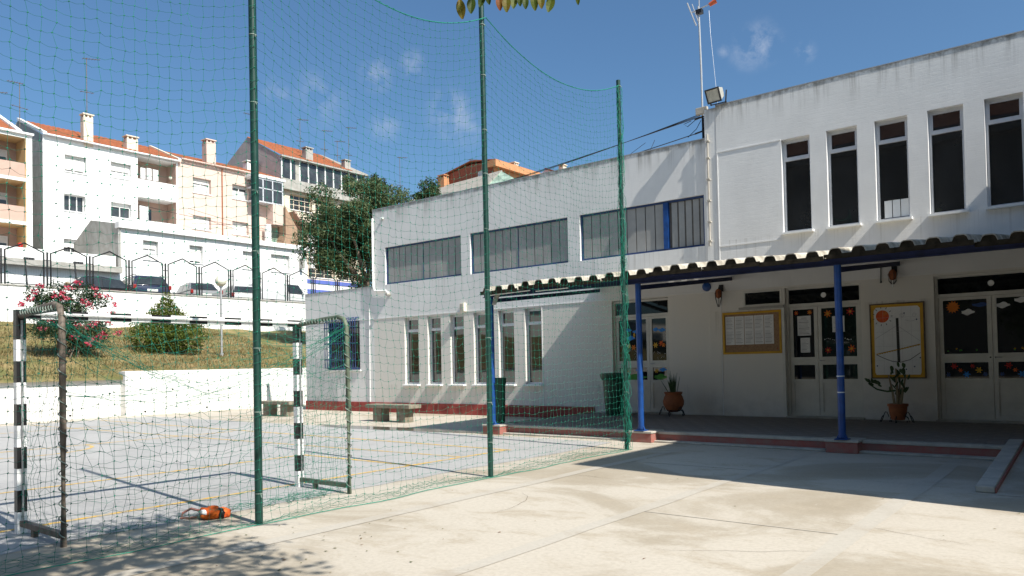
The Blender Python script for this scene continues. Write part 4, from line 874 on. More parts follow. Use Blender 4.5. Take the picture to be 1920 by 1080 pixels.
for i, y in enumerate(YS):
    tz = topz(y); s = bay(y)
    for j in range(NR+6):
        if j <= NR:
            v = j/NR; z = tz*(1-v)+.02*v+ .06*s*math.sin(v*math.pi)*math.sin(y*1.3+ph[0])
            x = XN+.045+.10*s*math.sin(math.pi*v**.8)*math.sin(y*.9+ph[1])+.05*s*v*math.sin(2.3*y+ph[2])+.02*math.sin(5*y+7*v+ph[3])*s
            yy = y+.025*s*math.sin(4*v+1.7*y+ph[4])
        else:
            k = j-NR; x = P[i, NR, 0]-k*.075*(.4+.8*abs(math.sin(y*1.9+ph[5])))*(.35+.65*s); z = .012+.03*abs(math.sin(3*y+k*1.4+ph[6]))*s; yy = y+.05*math.sin(2*y+k)
        P[i, j] = (x, yy, z)
nj = P.shape[1]; jit = rng.normal(0, 1, P.shape)*np.array([.008, .009, .008]); jit[:, 0] *= .3; jit[0] *= .2; jit[-1] *= .2; P += jit; P[..., 2] = np.maximum(P[..., 2], .004)
lst = []
A, B = P[:-1], P[1:]; Mid = (A+B)/2; Mid[..., 2] -= rng.uniform(.004, .018, Mid.shape[:2]); Mid[..., 2] = np.maximum(Mid[..., 2], .004)
R_N = .0014
lst.append(segs(A.reshape(-1, 3), Mid.reshape(-1, 3), R_N)); lst.append(segs(Mid.reshape(-1, 3), B.reshape(-1, 3), R_N)); lst.append(segs(P[:, :-1].reshape(-1, 3), P[:, 1:].reshape(-1, 3), R_N))
K = P[:, :NR].reshape(-1, 3); lst.append(segs(K-np.array([.0, .005, .004]), K+np.array([0, .005, .004]), .0046, 4))
V, F = merge(lst)
nt_o = npobj('ball_stop_net', npmesh('ball_stop_net', V, F), 'net', label='tall green ball stop net hung between the dark green poles', category='net')
part('edge_rope', MB().tube([(XN+.045, y, topz(y)) for y in np.arange(.65, 10.9, .113)], .006, 5), 'netrope', nt_o); part('edge_rope', MB().tube([(P[i, NR, 0]+.05, YS[i], .012) for i in range(0, ni, 2)], .0045, 5), 'netrope', nt_o)
bn = []
for k in range(14):
    z = np.linspace(6.15 if k < 10 else random.uniform(1, 5), .02, 150); a = rng.uniform(0, 6.28)+z*rng.uniform(2, 9)*rng.choice([-1, 1])+np.cumsum(rng.normal(0, .25, 150)); r = .043+np.abs(np.cumsum(rng.normal(0, .006, 150)))*.35; r = np.minimum(r, .085)
    Q = np.stack([XN+.012+r*np.cos(a), 10.88+r*np.sin(a), z], 1); bn.append(segs(Q[:-1], Q[1:], .003))
V, F = merge(bn); npobj('net_bundle', npmesh('net_bundle', V, F), 'netrope', nt_o)

# ================================================================== GOAL
XG, YG0, YG1, HG = -8.10, 2.54, 5.62, 2.08
gl = thing('handball_goal', 'handball goal with black and white striped posts and a sagging green net', 'goal', (XG, YG0, 0))
def striped(a, b, n, first, wd=.08):
    bk, wh = MB(), MB(); a = Vector(a); b = Vector(b)
    for i in range(n):
        p, q = a.lerp(b, i/n), a.lerp(b, (i+1)/n); (bk if (i+first) % 2 == 0 else wh).box(min(p.x, q.x)-wd/2*(p.x == q.x), max(p.x, q.x)+wd/2*(p.x == q.x), min(p.y, q.y)-(wd/2 if p.y == q.y else 0), max(p.y, q.y)+(wd/2 if p.y == q.y else 0), min(p.z, q.z)-(wd/2 if p.z == q.z else 0), max(p.z, q.z)+(wd/2 if p.z == q.z else 0))
    o = len(bk.v); bk.v += wh.v; bk.f += [tuple(i+o for i in f) for f in wh.f]; bk.m += [1]*len(wh.f); return bk
for y in (YG0+.04, YG1-.04): part('post', striped((XG, y, 0), (XG, y, HG-.08), 10, 1), ['gblack', 'gwhite'], gl)
part('crossbar', striped((XG, YG0, HG-.04), (XG, YG1, HG-.04), 15, 0), ['gblack', 'gwhite'], gl)
XB = -7.12
part('net_rail', MB().tube([(XG+.058, YG0+.05, HG-.035), (XG+.058, YG1-.05, HG-.035)], .015, 6), 'gwhite', gl)
for y in (YG0+.04, YG1-.04): part('net_rail', MB().tube([(XG+.055, y, .12), (XG+.055, y, HG-.1)], .010, 6), 'galv', gl)
for y, m in ((YG0+.04, 'rust'), (YG1-.04, 'pipegrn')):
    fr = MB().tube([(XG+.04, y, HG-.06), (XG+.5, y, HG-.015), (XB-.16, y, HG+.0), (XB-.05, y, HG-.03), (XB-.005, y, HG-.12), (XB, y, HG-.3), (XB+.005, y, 1.0), (XB, y, 0)], .027, 10)
    p = part('back_pipe', fr, m, gl, smooth=True)
    part('ground_bar', MB().box(XG+.042, XB-.03, y-.025, y+.025, .07, .12).box(XG+.3, XG+.36, y-.02, y+.02, 0, .069), m, gl)
    w_ = []; t = np.linspace(0, 1, 260); zz = HG-.1-1.9*t; a = t*6.28*15; w_.append(np.stack([XB+.031*np.cos(a), y+.031*np.sin(a), zz], 1))
    xx = XG+.08+(XB-XG-.2)*t; a = t*6.28*13; w_.append(np.stack([xx, y+.032*np.cos(a), HG-.03+.032*np.sin(a)], 1))
    V, F = merge([segs(q[:-1], q[1:], .006) for q in w_]); npobj('lashing_cord', npmesh('lashing_cord', V, F-0+0), 'tie', p).data.vertices.foreach_set('co', (V-np.array(OFF[gl.name])).astype(np.float32).ravel())
# net of the goal: roof, back and two sides
lst = []
nu = 31; U = np.linspace(YG0+.04, YG1-.04, nu)
sagz = lambda u: 2.0-.80*(1-abs(2*u-1)**1.5)
G1 = np.zeros((nu, 9, 3)); G2 = np.zeros((nu, 18, 3))
for i, y in enumerate(U):
    u = (y-U[0])/(U[-1]-U[0]); zb = sagz(u); s = math.sin(math.pi*u)
    for j in range(9): v = j/8; G1[i, j] = (XG+.05+(XB-XG-.05)*v, y, (HG-.09)*(1-v)+zb*v-.18*math.sin(math.pi*v)*(s+.1))
    for j in range(18): v = j/17; G2[i, j] = (XB+.05*s*math.sin(3*v+2*y)-.15*s*v, y+.03*math.sin(7*v+y*3), zb*(1-v)+.02)
G3 = []
for y in (U[0], U[-1]):
    g = np.zeros((11, 20, 3))
    for i in range(11):
        for j in range(20):
            u = i/10; v = j/19; g[i, j] = (XG+.05+(XB-XG-.07)*u, y+.05*math.sin(math.pi*u)*math.sin(5*v+1), 1.98*(1-v)+.06*v-.10*math.sin(math.pi*u)*(1-v))
    G3.append(g)
for g in (G1, G2, *G3):
    g += rng.normal(0, .013, g.shape)
    lst.append(segs(g[:-1].reshape(-1, 3), g[1:].reshape(-1, 3), .0015)); lst.append(segs(g[:, :-1].reshape(-1, 3), g[:, 1:].reshape(-1, 3), .0015))
# taut cords gathered at the two top back corners
for y0, sgn in ((U[0], 1), (U[-1], -1)):
    for k in range(9):
        e = rng.uniform(.6, 1.9); b_ = np.array([XB-rng.uniform(0, .8), y0+sgn*e, 2.0-.42*e+rng.uniform(-.25, .15)]); a_ = np.array([XB, y0, 1.97-rng.uniform(0, .05 if k < 5 else .8)])
        t = np.linspace(0, 1, 9)[:, None]; q = a_*(1-t)+b_*t; q[:, 2] -= .10*np.sin(np.pi*t[:, 0]); q += rng.normal(0, .006, q.shape); lst.append(segs(q[:-1], q[1:], .0026))
# crumpled net lying on the ground behind the goal
for k in range(26):
    y0 = rng.uniform(U[0], U[-1]-.5); t = np.linspace(0, 1, 14); q = np.stack([XB-.05+.12*np.sin(t*9+k)+rng.normal(0, .03, 14)-.1, y0+t*.6, .015+.05*np.abs(np.sin(t*7+k*1.3))], 1); lst.append(segs(q[:-1], q[1:], .002))
V, F = merge(lst); V = V-np.array(OFF[gl.name]); npobj('goal_net', npmesh('goal_net', V, F), 'net', gl)

# ================================================================== VEGETATION
def crown(blobs, n, size, wd, droop=.25, hollow=.55, seedv=None):
    """leaves spread through many clumps; each blob: centre, radii"""
    Cs = []; R = []
    wts = np.array([b[1][0]*b[1][1]*b[1][2] for b in blobs])**.6; wts /= wts.sum()
    for (c, r), wt in zip(blobs, wts):
        k = max(8, int(n*wt)); d = rng.normal(size=(k, 3)); d /= np.linalg.norm(d, axis=1)[:, None]; rad = rng.uniform(hollow, 1.0, k)**.7
        lobes = 1+.16*np.sin(d[:, 0]*6+c[0])*np.sin(d[:, 1]*5+c[1]*2)+.12*np.sin(d[:, 2]*9+c[2]*3)
        Cs.append(np.array(c)+d*np.array(r)*(rad*lobes)[:, None]); R.append(np.clip(rng.normal(.42+.12*math.sin(c[0]*3.1+c[2]*2.3), .22, k), 0, 1))
    C = np.concatenate(Cs); r = np.concatenate(R); n = len(C)
    return leaves(C, size*rng.uniform(.7, 1.3, n), wd*rng.uniform(.7, 1.3, n), r, droop)
def blobs_in(c, r, k, br, seed, low=-.9):
    q = np.random.default_rng(seed); out = []
    while len(out) < k:
        d = q.uniform(-1, 1, 3)
        if np.linalg.norm(d) > 1 or d[2] < low: continue
        b = br*q.uniform(.6, 1.25); out.append((tuple(np.array(c)+d*np.array(r)), (b*q.uniform(.9, 1.3), b*q.uniform(.9, 1.3), b*q.uniform(.7, .95))))
    return out
def tree(name, label, cat, base, h0, blobs, n, leaf, lm, trunk_r, group=None, limbs=7, wd=None, nm='crown', hollow=.3):
    t = thing(name, label, cat, base, group)
    V, F, r = crown(blobs, n, leaf, wd or leaf*.42, hollow=hollow)
    o = npobj(nm, npmesh(nm, V-np.array(base), F, r), lm, t)
    b = MB(); x, y, z = base; q = random.Random(int(abs(x)*100)); top = (x+q.uniform(-.2, .2), y, z+h0)
    b.tube([(x, y, z-.15), (x+.05, y, z+h0*.5), top], [trunk_r*1.25, trunk_r, trunk_r*.8], 9)
    for k in range(limbs):
        c = Vector(blobs[(k*5) % len(blobs)][0]); m_ = Vector(top).lerp(c, .55)+Vector((q.uniform(-.3, .3), q.uniform(-.3, .3), q.uniform(.0, .3))); b.tube([top, m_, c], [trunk_r*.6, trunk_r*.35, trunk_r*.12], 6)
    part('trunk', b, 'trunk', t, smooth=True); return t
bl_ = [b for b in blobs_in((-29.9, 24, 8.3), (2.5, 2.4, 2.3), 90, .66, 3) if b[0][0]-.6 > -33.2+max(0, 8.0-b[0][2])*1.1]+[((-28.6, 24.2, 9.6), (1.0, 1.0, .8)), ((-28.3, 24, 10.2), (.6, .6, .6)), ((-29.6, 24, 10.4), (.8, .8, .5)), ((-30.4, 24.2, 10.6), (.55, .6, .55)), ((-30.6, 24.2, 11.0), (.35, .4, .35)), ((-29.0, 24, 6.2), (.7, .8, .7)), ((-29.4, 24, 5.6), (.6, .7, .5)), ((-27.4, 24.4, 9.8), (.7, .8, .6)), ((-26.9, 24.4, 9.4), (.6, .8, .6))]
tree('olive_tree', 'big dark olive green tree bulging beside the corner of the school', 'tree', (-28.9, 24, 2.0), 3.4, bl_, 60000, .14, 'olive', .2, limbs=3)
bl_ = blobs_in((-26.1, 25.5, 9.5), (.75, .8, .8), 22, .30, 9)+[((-26.1, 25.5, 10.4), (.2, .25, .35)), ((-25.6, 25.5, 10.2), (.2, .25, .3)), ((-26.6, 25.5, 10.3), (.2, .25, .3))]
tree('small_tree', 'small pale green treetop showing above the school roof edge', 'tree', (-26.1, 25.5, 0), 8, bl_, 2300, .15, 'palegrn', .12)
bl_ = blobs_in((-31.7, 27, 11.0), (.8, .8, .85), 20, .28, 21)+[((-31.8, 27, 11.9), (.25, .25, .25)), ((-31.2, 27, 11.6), (.25, .25, .2))]
tree('small_tree', 'feathery pale treetop rising behind the big olive green tree', 'tree', (-31.7, 27, 2), 7.5, bl_, 2000, .15, 'palegrn', .12)
# oleander with pink blossom
ol = thing('oleander', 'tall oleander shrub with pink blossom on the grass bank', 'shrub', (-29.6, 10.85, bankz(-29.6, 10.85)))
ob_ = tuple(ol.location); zb = ob_[2]
bl_ = blobs_in((-29.8, 10.95, zb+1.25), (.9, 1.25, .95), 34, .42, 5)+blobs_in((-30, 11.0, zb+2.2), (.6, 1.2, .5), 16, .32, 6)+[((-29.6, 11.3, zb+.35), (.35, .3, .35)), ((-29.6, 11.6, zb+.5), (.4, .3, .3))]
V, F, r = crown(bl_, 6200, .17, .042, -.25, .35); npobj('foliage', npmesh('foliage', V-np.array(ob_), F, r), 'olean', ol)
b = MB()
for k in range(14):
    c = Vector(bl_[k*2][0]); b.tube([(-29.6+random.uniform(-.2, .2), 10.9+random.uniform(-.3, .3), zb-.05), Vector((-29.7, 11, zb+.8)).lerp(c, .5), c], [.03, .02, .008], 5)
part('stem', b, 'trunk', ol)
q = random.Random(4); k = 0
for (u, v) in ((-.9, 2.55), (-1.25, 2.05), (-1.5, 1.85), (-.55, 2.2), (-.3, 2.35), (-.25, 2.15), (.35, 2.05), (.55, 1.95), (1.45, 2.0), (1.3, 1.65), (.9, 2.3), (.2, 2.75), (-.7, 1.35), (-1.0, 1.5), (.1, 1.15), (.3, 1.1), (.75, 1.35), (.6, 1.2), (.95, .85), (.85, .75), (.55, .65), (.45, .5), (-.1, .75), (1.45, .9), (1.1, 1.3), (-.95, 1.0), (-.1, 2.5), (-1.1, 2.3), (1.2, 2.3), (.8, 2.55)):
    C = np.array([-29.05-.12*abs(u)-.28*max(0, v-1.5), 10.95+u*1.02, zb+v*.98])+rng.normal(0, .05, (26, 3))*np.array([1, 1.3, 1]); V, F, r = leaves(C, .085, .07, rng.uniform(0, 1, 26), -.2)
    npobj('blossom', npmesh('blossom', V-np.array(ob_), F, r), 'pink', ol)
bs = (-30.7, 15.05, bankz(-30.7, 15.05)); bu = thing('round_bush', 'dense yellow green bush with a pointed tuft on the grass bank', 'bush', bs)
bl_ = [((bs[0], bs[1]+dy, bs[2]+.72+dz), (.9, .76, .74)) for dy, dz in ((-.78, .0), (0, .08), (.80, .05), (-.38, .24), (.42, .28))]+[((bs[0], bs[1]-.05+dy, bs[2]+z), (.24, .22, .40)) for dy, z in ((-.40, 1.62), (-.15, 1.9), (.1, 1.85), (.3, 1.7), (.5, 1.5), (-.6, 1.45), (-.03, 2.1), (.2, 1.55), (-.25, 1.6))]
V, F, r = crown(bl_, 13000, .085, .05, -.3, .6); npobj('foliage', npmesh('foliage', V-np.array(bs), F, r), 'bushg', bu)
b = MB(); 
for k in range(8): a = k*.8; b.tube([(bs[0], bs[1], bs[2]-.05), (bs[0]+.3*math.cos(a), bs[1]+.4*math.sin(a), bs[2]+1)], [.03, .01], 5)
part('stem', b, 'trunk', bu)
# tree over the camera: only its lowest leaves hang into view
ts = (1.6, -1.2, 0); tv = thing('overhanging_tree', 'leaves of an overhanging tree at the top edge above the middle net pole', 'tree', ts)
bl_ = blobs_in((-1.5, 1.75, 5.0), (2.2, 1.25, 1.2), 44, .5, 12)+blobs_in((.6, .4, 5.6), (1.5, 1.5, 1.2), 22, .6, 13)+blobs_in((3.5, -2.2, 6.6), (3.8, 3.4, 1.6), 46, 1.0, 14)+blobs_in((-2.5, 1.5, 5.2), (1.0, .7, .8), 16, .45, 17)+[((-2.7, 3.15, 4.6), (.4, .4, .3)), ((-2.35, 2.9, 4.9), (.4, .4, .35)), ((-2.9, 2.5, 4.4), (.35, .35, .3)), ((-3.3, 2.2, 4.7), (.4, .4, .3))]
V, F, r = crown(bl_, 20000, .13, .065, .3, .2); npobj('crown', npmesh('crown', V-np.array(ts), F, r), 'autumn', tv)
b = MB(); b.tube([(1.6, -1.2, -.1), (1.55, -1.1, 1.6), (1.2, -.8, 3.4), (.6, -.2, 4.6)], [.17, .15, .13, .10], 10)
for c in ((-1.2, 1.9, 5.2), (-2.7, 3.2, 4.5), (.8, .9, 5.8), (-.3, .6, 5.9), (-2.2, 1.4, 5.2)): b.tube([(.6, -.2, 4.6), Vector((.6, -.2, 4.6)).lerp(Vector(c), .5)+Vector((0, 0, .25)), c], [.07, .045, .015], 6)
tw = [(-3.11, 3.35), (-2.55, 3.8)]
b.tube([(-2.7, 3.2, 4.5), (-2.85, 3.5, 4.0), (-2.9, 3.53, 3.86)], [.015, .010, .005], 5); b.tube([(-2.9, 3.45, 3.92), (-3.1, 3.36, 3.84)], .004, 5); b.tube([(-2.88, 3.5, 3.92), (-2.55, 3.79, 3.83)], .004, 5)
part('trunk', b, 'trunk', tv, smooth=True)
for (x, y, z, ln, ax, m) in ((x_, y_, z_-.035, l_*1.15, a_, m_) for x_, y_, z_, l_, a_, m_ in ((-3.115, 3.345, 3.70, .105, .12, 2), (-3.065, 3.385, 3.725, .10, -.05, 0), (-3.02, 3.43, 3.765, .08, -.35, 0), (-2.99, 3.455, 3.775, .07, .2, 0), (-2.935, 3.50, 3.74, .085, .05, 3), (-2.90, 3.525, 3.735, .10, 0, 2), (-2.865, 3.555, 3.745, .08, -.1, 1), (-2.835, 3.575, 3.755, .07, .05, 0), (-2.81, 3.60, 3.74, .075, .0, 0), (-2.765, 3.63, 3.74, .09, .1, 1), (-2.73, 3.655, 3.745, .085, .03, 2), (-2.685, 3.69, 3.735, .10, -.28, 1), (-2.55, 3.79, 3.745, .05, .1, 1), (-2.96, 3.48, 3.79, .06, 0, 1), (-2.70, 3.67, 3.79, .07, .2, 0))):
    s = Vector((.794, .608, 0)); d = (Vector((0, 0, -1))+s*ax).normalized(); s2 = (s-d*s.dot(d)).normalized(); nn = d.cross(s2); c = Vector((x, y, z)); q = []
    for i in range(7):
        t = i/6; wd_ = ln*.24*math.sin(math.pi*(t*.93+.035))**.75; p = c+d*(t-.5)*ln+nn*.012*math.sin(2.2*t+ax*9); q.append((p-s2*wd_+nn*wd_*.3, p, p+s2*wd_+nn*wd_*.3))
    fb = MB()
    for i in range(6): fb.quad(q[i][0], q[i][1], q[i+1][1], q[i+1][0]); fb.quad(q[i][1], q[i][2], q[i+1][2], q[i+1][1])
    fb.tube([c-d*ln*.5, c-d*ln*.5-d*.03], .0018, 4)
    o = part('leaf', fb, 'autumn', tv, smooth='all'); a = o.data.attributes.new('rnd', 'FLOAT', 'FACE'); a.data.foreach_set('value', [min(1, max(0, m/3+random.uniform(-.12, .12)-.05)) for _ in o.data.polygons])

# ================================================================== STREET ABOVE THE WALL
fe = thing('street_fence', 'black iron fence of gable topped frames along the street wall', 'fence', (-38.15, 20, 5.44))
XF = -38.15; PW = 1.775
for k in range(-8, 15):
    y0 = 11.47+PW*k
    part('post', MB().box(XF-.035, XF+.035, y0-.03, y0+.03, 5.441, 7.0).box(XF-.02, XF+.02, y0-.11, y0+.11, 6.62, 6.65), 'ironblk', fe)
    a, c = y0+.14, y0+PW-.14; m_ = (a+c)/2; pts = [(XF, a, 5.46), (XF, a, 6.96), (XF, m_, 7.32), (XF, c, 6.96), (XF, c, 5.46)]
    f = part('panel', MB().tube(pts, .036, 4).tube([(XF, a, 5.5), (XF, c, 5.5)], .02, 4), 'ironblk', fe)
    if k in (-1, 0, 1):
        b = MB()
        for i in range(1, 15):
            y = a+(c-a)*i/15; zt = 6.96+.36*(1-abs(2*i/15-1)); b.tube([(XF, y, 5.5), (XF, y, zt)], .003, 3)
        part('rods', b, 'galv', f)
lp = thing('street_lamp', 'slender garden lamp with a round cream globe on the grass bank', 'street lamp', (-29.6, 16.72, bankz(-29.6, 16.72)))
z = lp.location[2]
part('pole', MB().tube([(-29.6, 16.72, z-.05), (-29.6, 16.72, 5.0)], .045, 10), 'galv', lp, smooth=True); part('base', MB().tube([(-29.6, 16.72, z-.02), (-29.6, 16.72, z+.12)], .08, 10), 'galv', lp)
part('globe', MB().ball((-29.6, 16.72, 5.24), .235, 20), 'lampglobe', lp, smooth='all'); part('collar', MB().tube([(-29.6, 16.72, 4.97), (-29.6, 16.72, 5.06)], .08, 10), 'galv', lp)
for y, ln in ((13.3, .25), (15.45, .25)):
    t = thing('metal_post', 'dark leaning street post with a short crossarm behind the '+('leftmost' if y < 14 else 'second')+' fence panel', 'post', (-41, y, 5.12))
    part('pole', MB().tube([(-41, y+.12, 5.12), (-41, y, 7.0)], .04, 6), 'ironblk', t); part('crossarm', MB().box(-41.06, -40.94, y-.05, y+.38, 6.98, 7.08), 'ironblk', t)
def car(label, paint, loc, rz, prof, cab, wdt, van=False, rearlights=True, grp='cars parked along the street', roof=None):
    """prof: lower body outline, cab: glasshouse outline (x along the car, nose at +x)"""
    t = thing('parked_van' if van else 'parked_car', label, 'van' if van else 'car', (0, 0, 0), grp); hw = wdt/2
    def loft(pr, w0, w1):
        b = MB(); n = len(pr); zmin = min(p[1] for p in pr); zmax = max(p[1] for p in pr)
        ring = lambda s: [(x, s*(w0+(w1-w0)*((z-zmin)/(zmax-zmin))**1.3), z) for x, z in pr]
        b.add(ring(-1)+ring(1), [tuple(range(n))[::-1], tuple(range(n, 2*n))]+[(i, (i+1) % n, n+(i+1) % n, n+i) for i in range(n)]); return b
    part('body', loft(prof, hw, hw*.96), paint, t, smooth=True, bevel=.05)
    cabo = part('cabin', loft(cab if van else [cab[0], cab[1], (cab[1][0]+.22, cab[1][1]+.055)]+[(a, z+.03) for a, z in cab[2:-2]]+[(cab[-2][0]-.25, cab[-2][1]+.05), cab[-2], cab[-1]], hw*.95, hw*.70), roof or paint, t, smooth=True, bevel=.05)
    zmin, zmax = min(p[1] for p in cab), max(p[1] for p in cab)
    ww = lambda z: hw*.95+(hw*.70-hw*.95)*((z-zmin)/(zmax-zmin))**1.3
    # rear and front glass follow the sloping ends of the cabin
    for (a, c_), nm in (((cab[0], cab[1]), 'rear_window'), ((cab[-1], cab[-2]), 'windscreen')):
        if van and nm == 'rear_window': continue
        A, B_ = Vector((a[0], 0, a[1])), Vector((c_[0], 0, c_[1])); n_ = Vector((-(B_-A).z, 0, (B_-A).x)).normalized()
        if (n_.x > 0) != (nm == 'windscreen'): n_ = -n_
        p0, p1 = A.lerp(B_, .12)+n_*.035, A.lerp(B_, .88)+n_*.035
        part(nm, MB().quad((p0.x, -ww(p0.z)*.90, p0.z), (p0.x, ww(p0.z)*.90, p0.z), (p1.x, ww(p1.z)*.88, p1.z), (p1.x, -ww(p1.z)*.88, p1.z)), 'carglass', t)
    xa, xb = (cab[0][0]*.5+cab[1][0]*.5)+.12, (cab[-1][0]*.5+cab[-2][0]*.5)-.12
    if van: xa = xb-.95
    for s in (-1, 1):
        k = 1 if van else 2
        for i in range(k):
            x0, x1 = xa+(xb-xa)*i/k+.04, xa+(xb-xa)*(i+1)/k-.04; z0, z1 = zmin+.06, zmax-.09; sl0 = .22 if i == 0 and not van else 0; sl1 = .25 if i == k-1 else 0
            part('side_window', MB().quad((x0-sl0*.6, s*(ww(z0)+.012), z0), (x1+sl1, s*(ww(z0)+.012), z0), (x1-sl1*.3, s*(ww(z1)+.02), z1), (x0+sl0*.5, s*(ww(z1)+.02), z1)), 'carglass', t)
    xr = min(p[0] for p in prof)
    if rearlights:
        for s in (-1, 1): part('tail_light', MB().box(xr-.03, xr+.12, s*hw*.97-.05 if s < 0 else s*hw*.97-.13, s*hw*.97+.02 if s > 0 else s*hw*.97+.13, zmin-.16, zmin+.06), 'taillight', t, bevel=.02)
        part('number_plate', MB().box(xr-.045, xr-.02, -.26, .26, zmin-.28, zmin-.16), 'plate', t)
        part('bumper', MB().box(xr-.1, xr+.1, -hw*.95, hw*.95, .38, .58), paint, t, bevel=.04)
    for s in (-1, 1): part('mirror', MB().ball((xb+.05, s*(hw+.08), zmin+.08), .1, 8, sz=(.6, 1, .8)), paint, t)
    xs = (min(p[0] for p in prof)+.78, max(p[0] for p in prof)-.85)
    for x in xs:
        for s in (-1, 1):
            wp = part('wheel', MB().tube([(x, s*(hw-.2), .31), (x, s*(hw+.01), .31)], .31, 18), 'rubber', t); part('rim', MB().tube([(x, s*(hw+.0), .31), (x, s*(hw+.02), .31)], .2, 12), 'alu', wp)
    if 'wagon' in label:
        for s in (-1, 1): part('roof_rail', MB().tube([(cab[1][0]+.1, s*hw*.7, zmax+.03), (cab[1][0]+.2, s*hw*.72, zmax+.07), (cab[-2][0]-.1, s*hw*.72, zmax+.07), (cab[-2][0], s*hw*.7, zmax+.02)], .02, 6), 'ironblk', t)
    t.location = loc; t.rotation_euler = (0, 0, rz); return t
lowb = lambda L_, zb: [(-L_/2, .35), (-L_/2-.04, zb-.3), (-L_/2+.03, zb), (L_/2-.75, zb-.03), (L_/2-.12, zb-.2), (L_/2, .62), (L_/2-.05, .3), (-L_/2+.1, .25)]
ST = 5.12
car('dark red hatchback with a black roof seen behind the second fence panel', 'carred', (-41.0, 16.75, ST-.22), math.radians(90), lowb(3.9, .86), [(-1.85, .86), (-1.2, 1.38), (-.3, 1.43), (.35, 1.36), (1.35, .84)], 1.66, rearlights=False, roof='carblack')
car('dark blue station wagon seen from behind with red tail lights', 'carblue', (-42.5, 19.25, ST+.03), math.radians(171), lowb(4.5, .90), [(-2.2, .90), (-1.85, 1.44), (-.4, 1.47), (.55, 1.42), (1.35, .88)], 1.86)
car('silver saloon car seen from behind next to the round lamp', 'carsilver', (-42.4, 22.35, ST), math.radians(168), lowb(4.3, .88), [(-1.85, .88), (-1.15, 1.38), (-.2, 1.42), (.45, 1.36), (1.25, .86)], 1.72)
car('white hatchback with a dark rear window just left of the nearest net pole', 'carwhite', (-42.2, 24.8, ST-.03), math.radians(166), lowb(3.8, .88), [(-1.88, .88), (-1.5, 1.38), (-.3, 1.43), (.4, 1.38), (1.15, .86)], 1.62)
car('white delivery van parked side on behind the nearest net pole', 'carwhite', (-41.2, 27.45, ST), math.radians(90), [(-2.1, .35), (-2.12, 1.0), (-2.05, 1.08), (1.35, 1.02), (1.95, .86), (2.08, .6), (2.03, .3), (-2.0, .25)], [(-2.08, 1.06), (-2.04, 1.62), (-1.8, 1.72), (.15, 1.70), (1.55, 1.0)], 1.7, van=True, rearlights=False)
car('black car whose roof shows above the grey wall at the school corner', 'carblack', (-41.5, 31.9, ST-.03), math.radians(95), lowb(4.2, .88), [(-1.85, .88), (-1.15, 1.36), (-.2, 1.40), (.45, 1.34), (1.25, .86)], 1.7, rearlights=False)

# ================================================================== FAR BUILDINGS
def TX(X): return lambda u, d, z: (X-d, u, z)
def far_window(root, X, w_, shut=.0, curtain=False, frame='rendW', pane='fglass', bars=2, sill=True, d=.34):
    a, b, c, e = w_; T = TX(X)
    o = part('window', MB().frame(a+.01, b-.01, c+.01, e-.01, .05, d-.05, d, T), frame, root)
    part('pane', MB().quad(T(a+.05, d-.01, c+.05), T(b-.05, d-.01, c+.05), T(b-.05, d-.01, e-.05), T(a+.05, d-.01, e-.05)), pane, o)
    for k in range(1, bars): u = a+(b-a)*k/bars; part('mullion', MB().bx(u-.03, u+.03, c+.06, e-.06, d-.048, d-.015, T), frame, o)
    if curtain: part('curtain', MB().quad(T(a+.06, d-.014, c+.06), T(b-.06, d-.014, c+.06), T(b-.06, d-.014, c+(e-c)*.62), T(a+.06, d-.014, c+(e-c)*.62)), 'curtain', o)
    if shut:
        zz = e-.02-(e-c-.06)*shut; s = MB(); n = max(3, int((e-zz)/.09))
        for k in range(n): s.bx(a+.06, b-.06, zz+(e-.06-zz)*k/n+.006, zz+(e-.06-zz)*(k+1)/n, d-.085, d-.055, T)
        part('shutter', s, 'shutter', o)
    if sill: part('sill', MB().bx(a-.05, b+.05, c-.07, c-.005, -.07, d-.055, T), 'rendW', o)
    return o
def tiled_roof(root, x0, x1, y0, y1, z0, z1, m='rooftile', pit=.32):
    b = MB(); n = int((y1-y0)/pit); L_ = math.hypot(x1-x0, z1-z0); nx_, nz_ = (z1-z0)/L_, -(x1-x0)/L_
    if nz_ < 0: nx_, nz_ = -nx_, -nz_
    for k in range(n):
        ya, yb = y0+(y1-y0)*k/n, y0+(y1-y0)*(k+1)/n; ym = (ya+yb)/2; h = .05
        p = lambda y, hh: ((x0+nx_*hh, y, z0+nz_*hh), (x1+nx_*hh, y, z1+nz_*hh))
        for (A, B_) in ((p(ya, 0), p(ym-.05, h)), (p(ym-.05, h), p(ym+.05, h)), (p(ym+.05, h), p(yb, 0))): b.quad(A[0], B_[0], B_[1], A[1])
    return part('roof', b, m, root)
def chimney(root, x, y, z0, z1, w1, w2, m, holes=True):
    c = part('chimney', MB().box(x-w1/2, x+w1/2, y-w2/2, y+w2/2, z0, z1), m, root)
    b = MB()
    for sx in (-1, 1):
        for sy in (-1, 0, 1): b.box(x+sx*w1*.4-.05, x+sx*w1*.4+.05, y+sy*w2*.4-.05, y+sy*w2*.4+.05, z1+.001, z1+.17)
    b.box(x-w1/2-.06, x+w1/2+.06, y-w2/2-.06, y+w2/2+.06, z1+.171, z1+.25); part('chimney_cap', b, m, c); return c
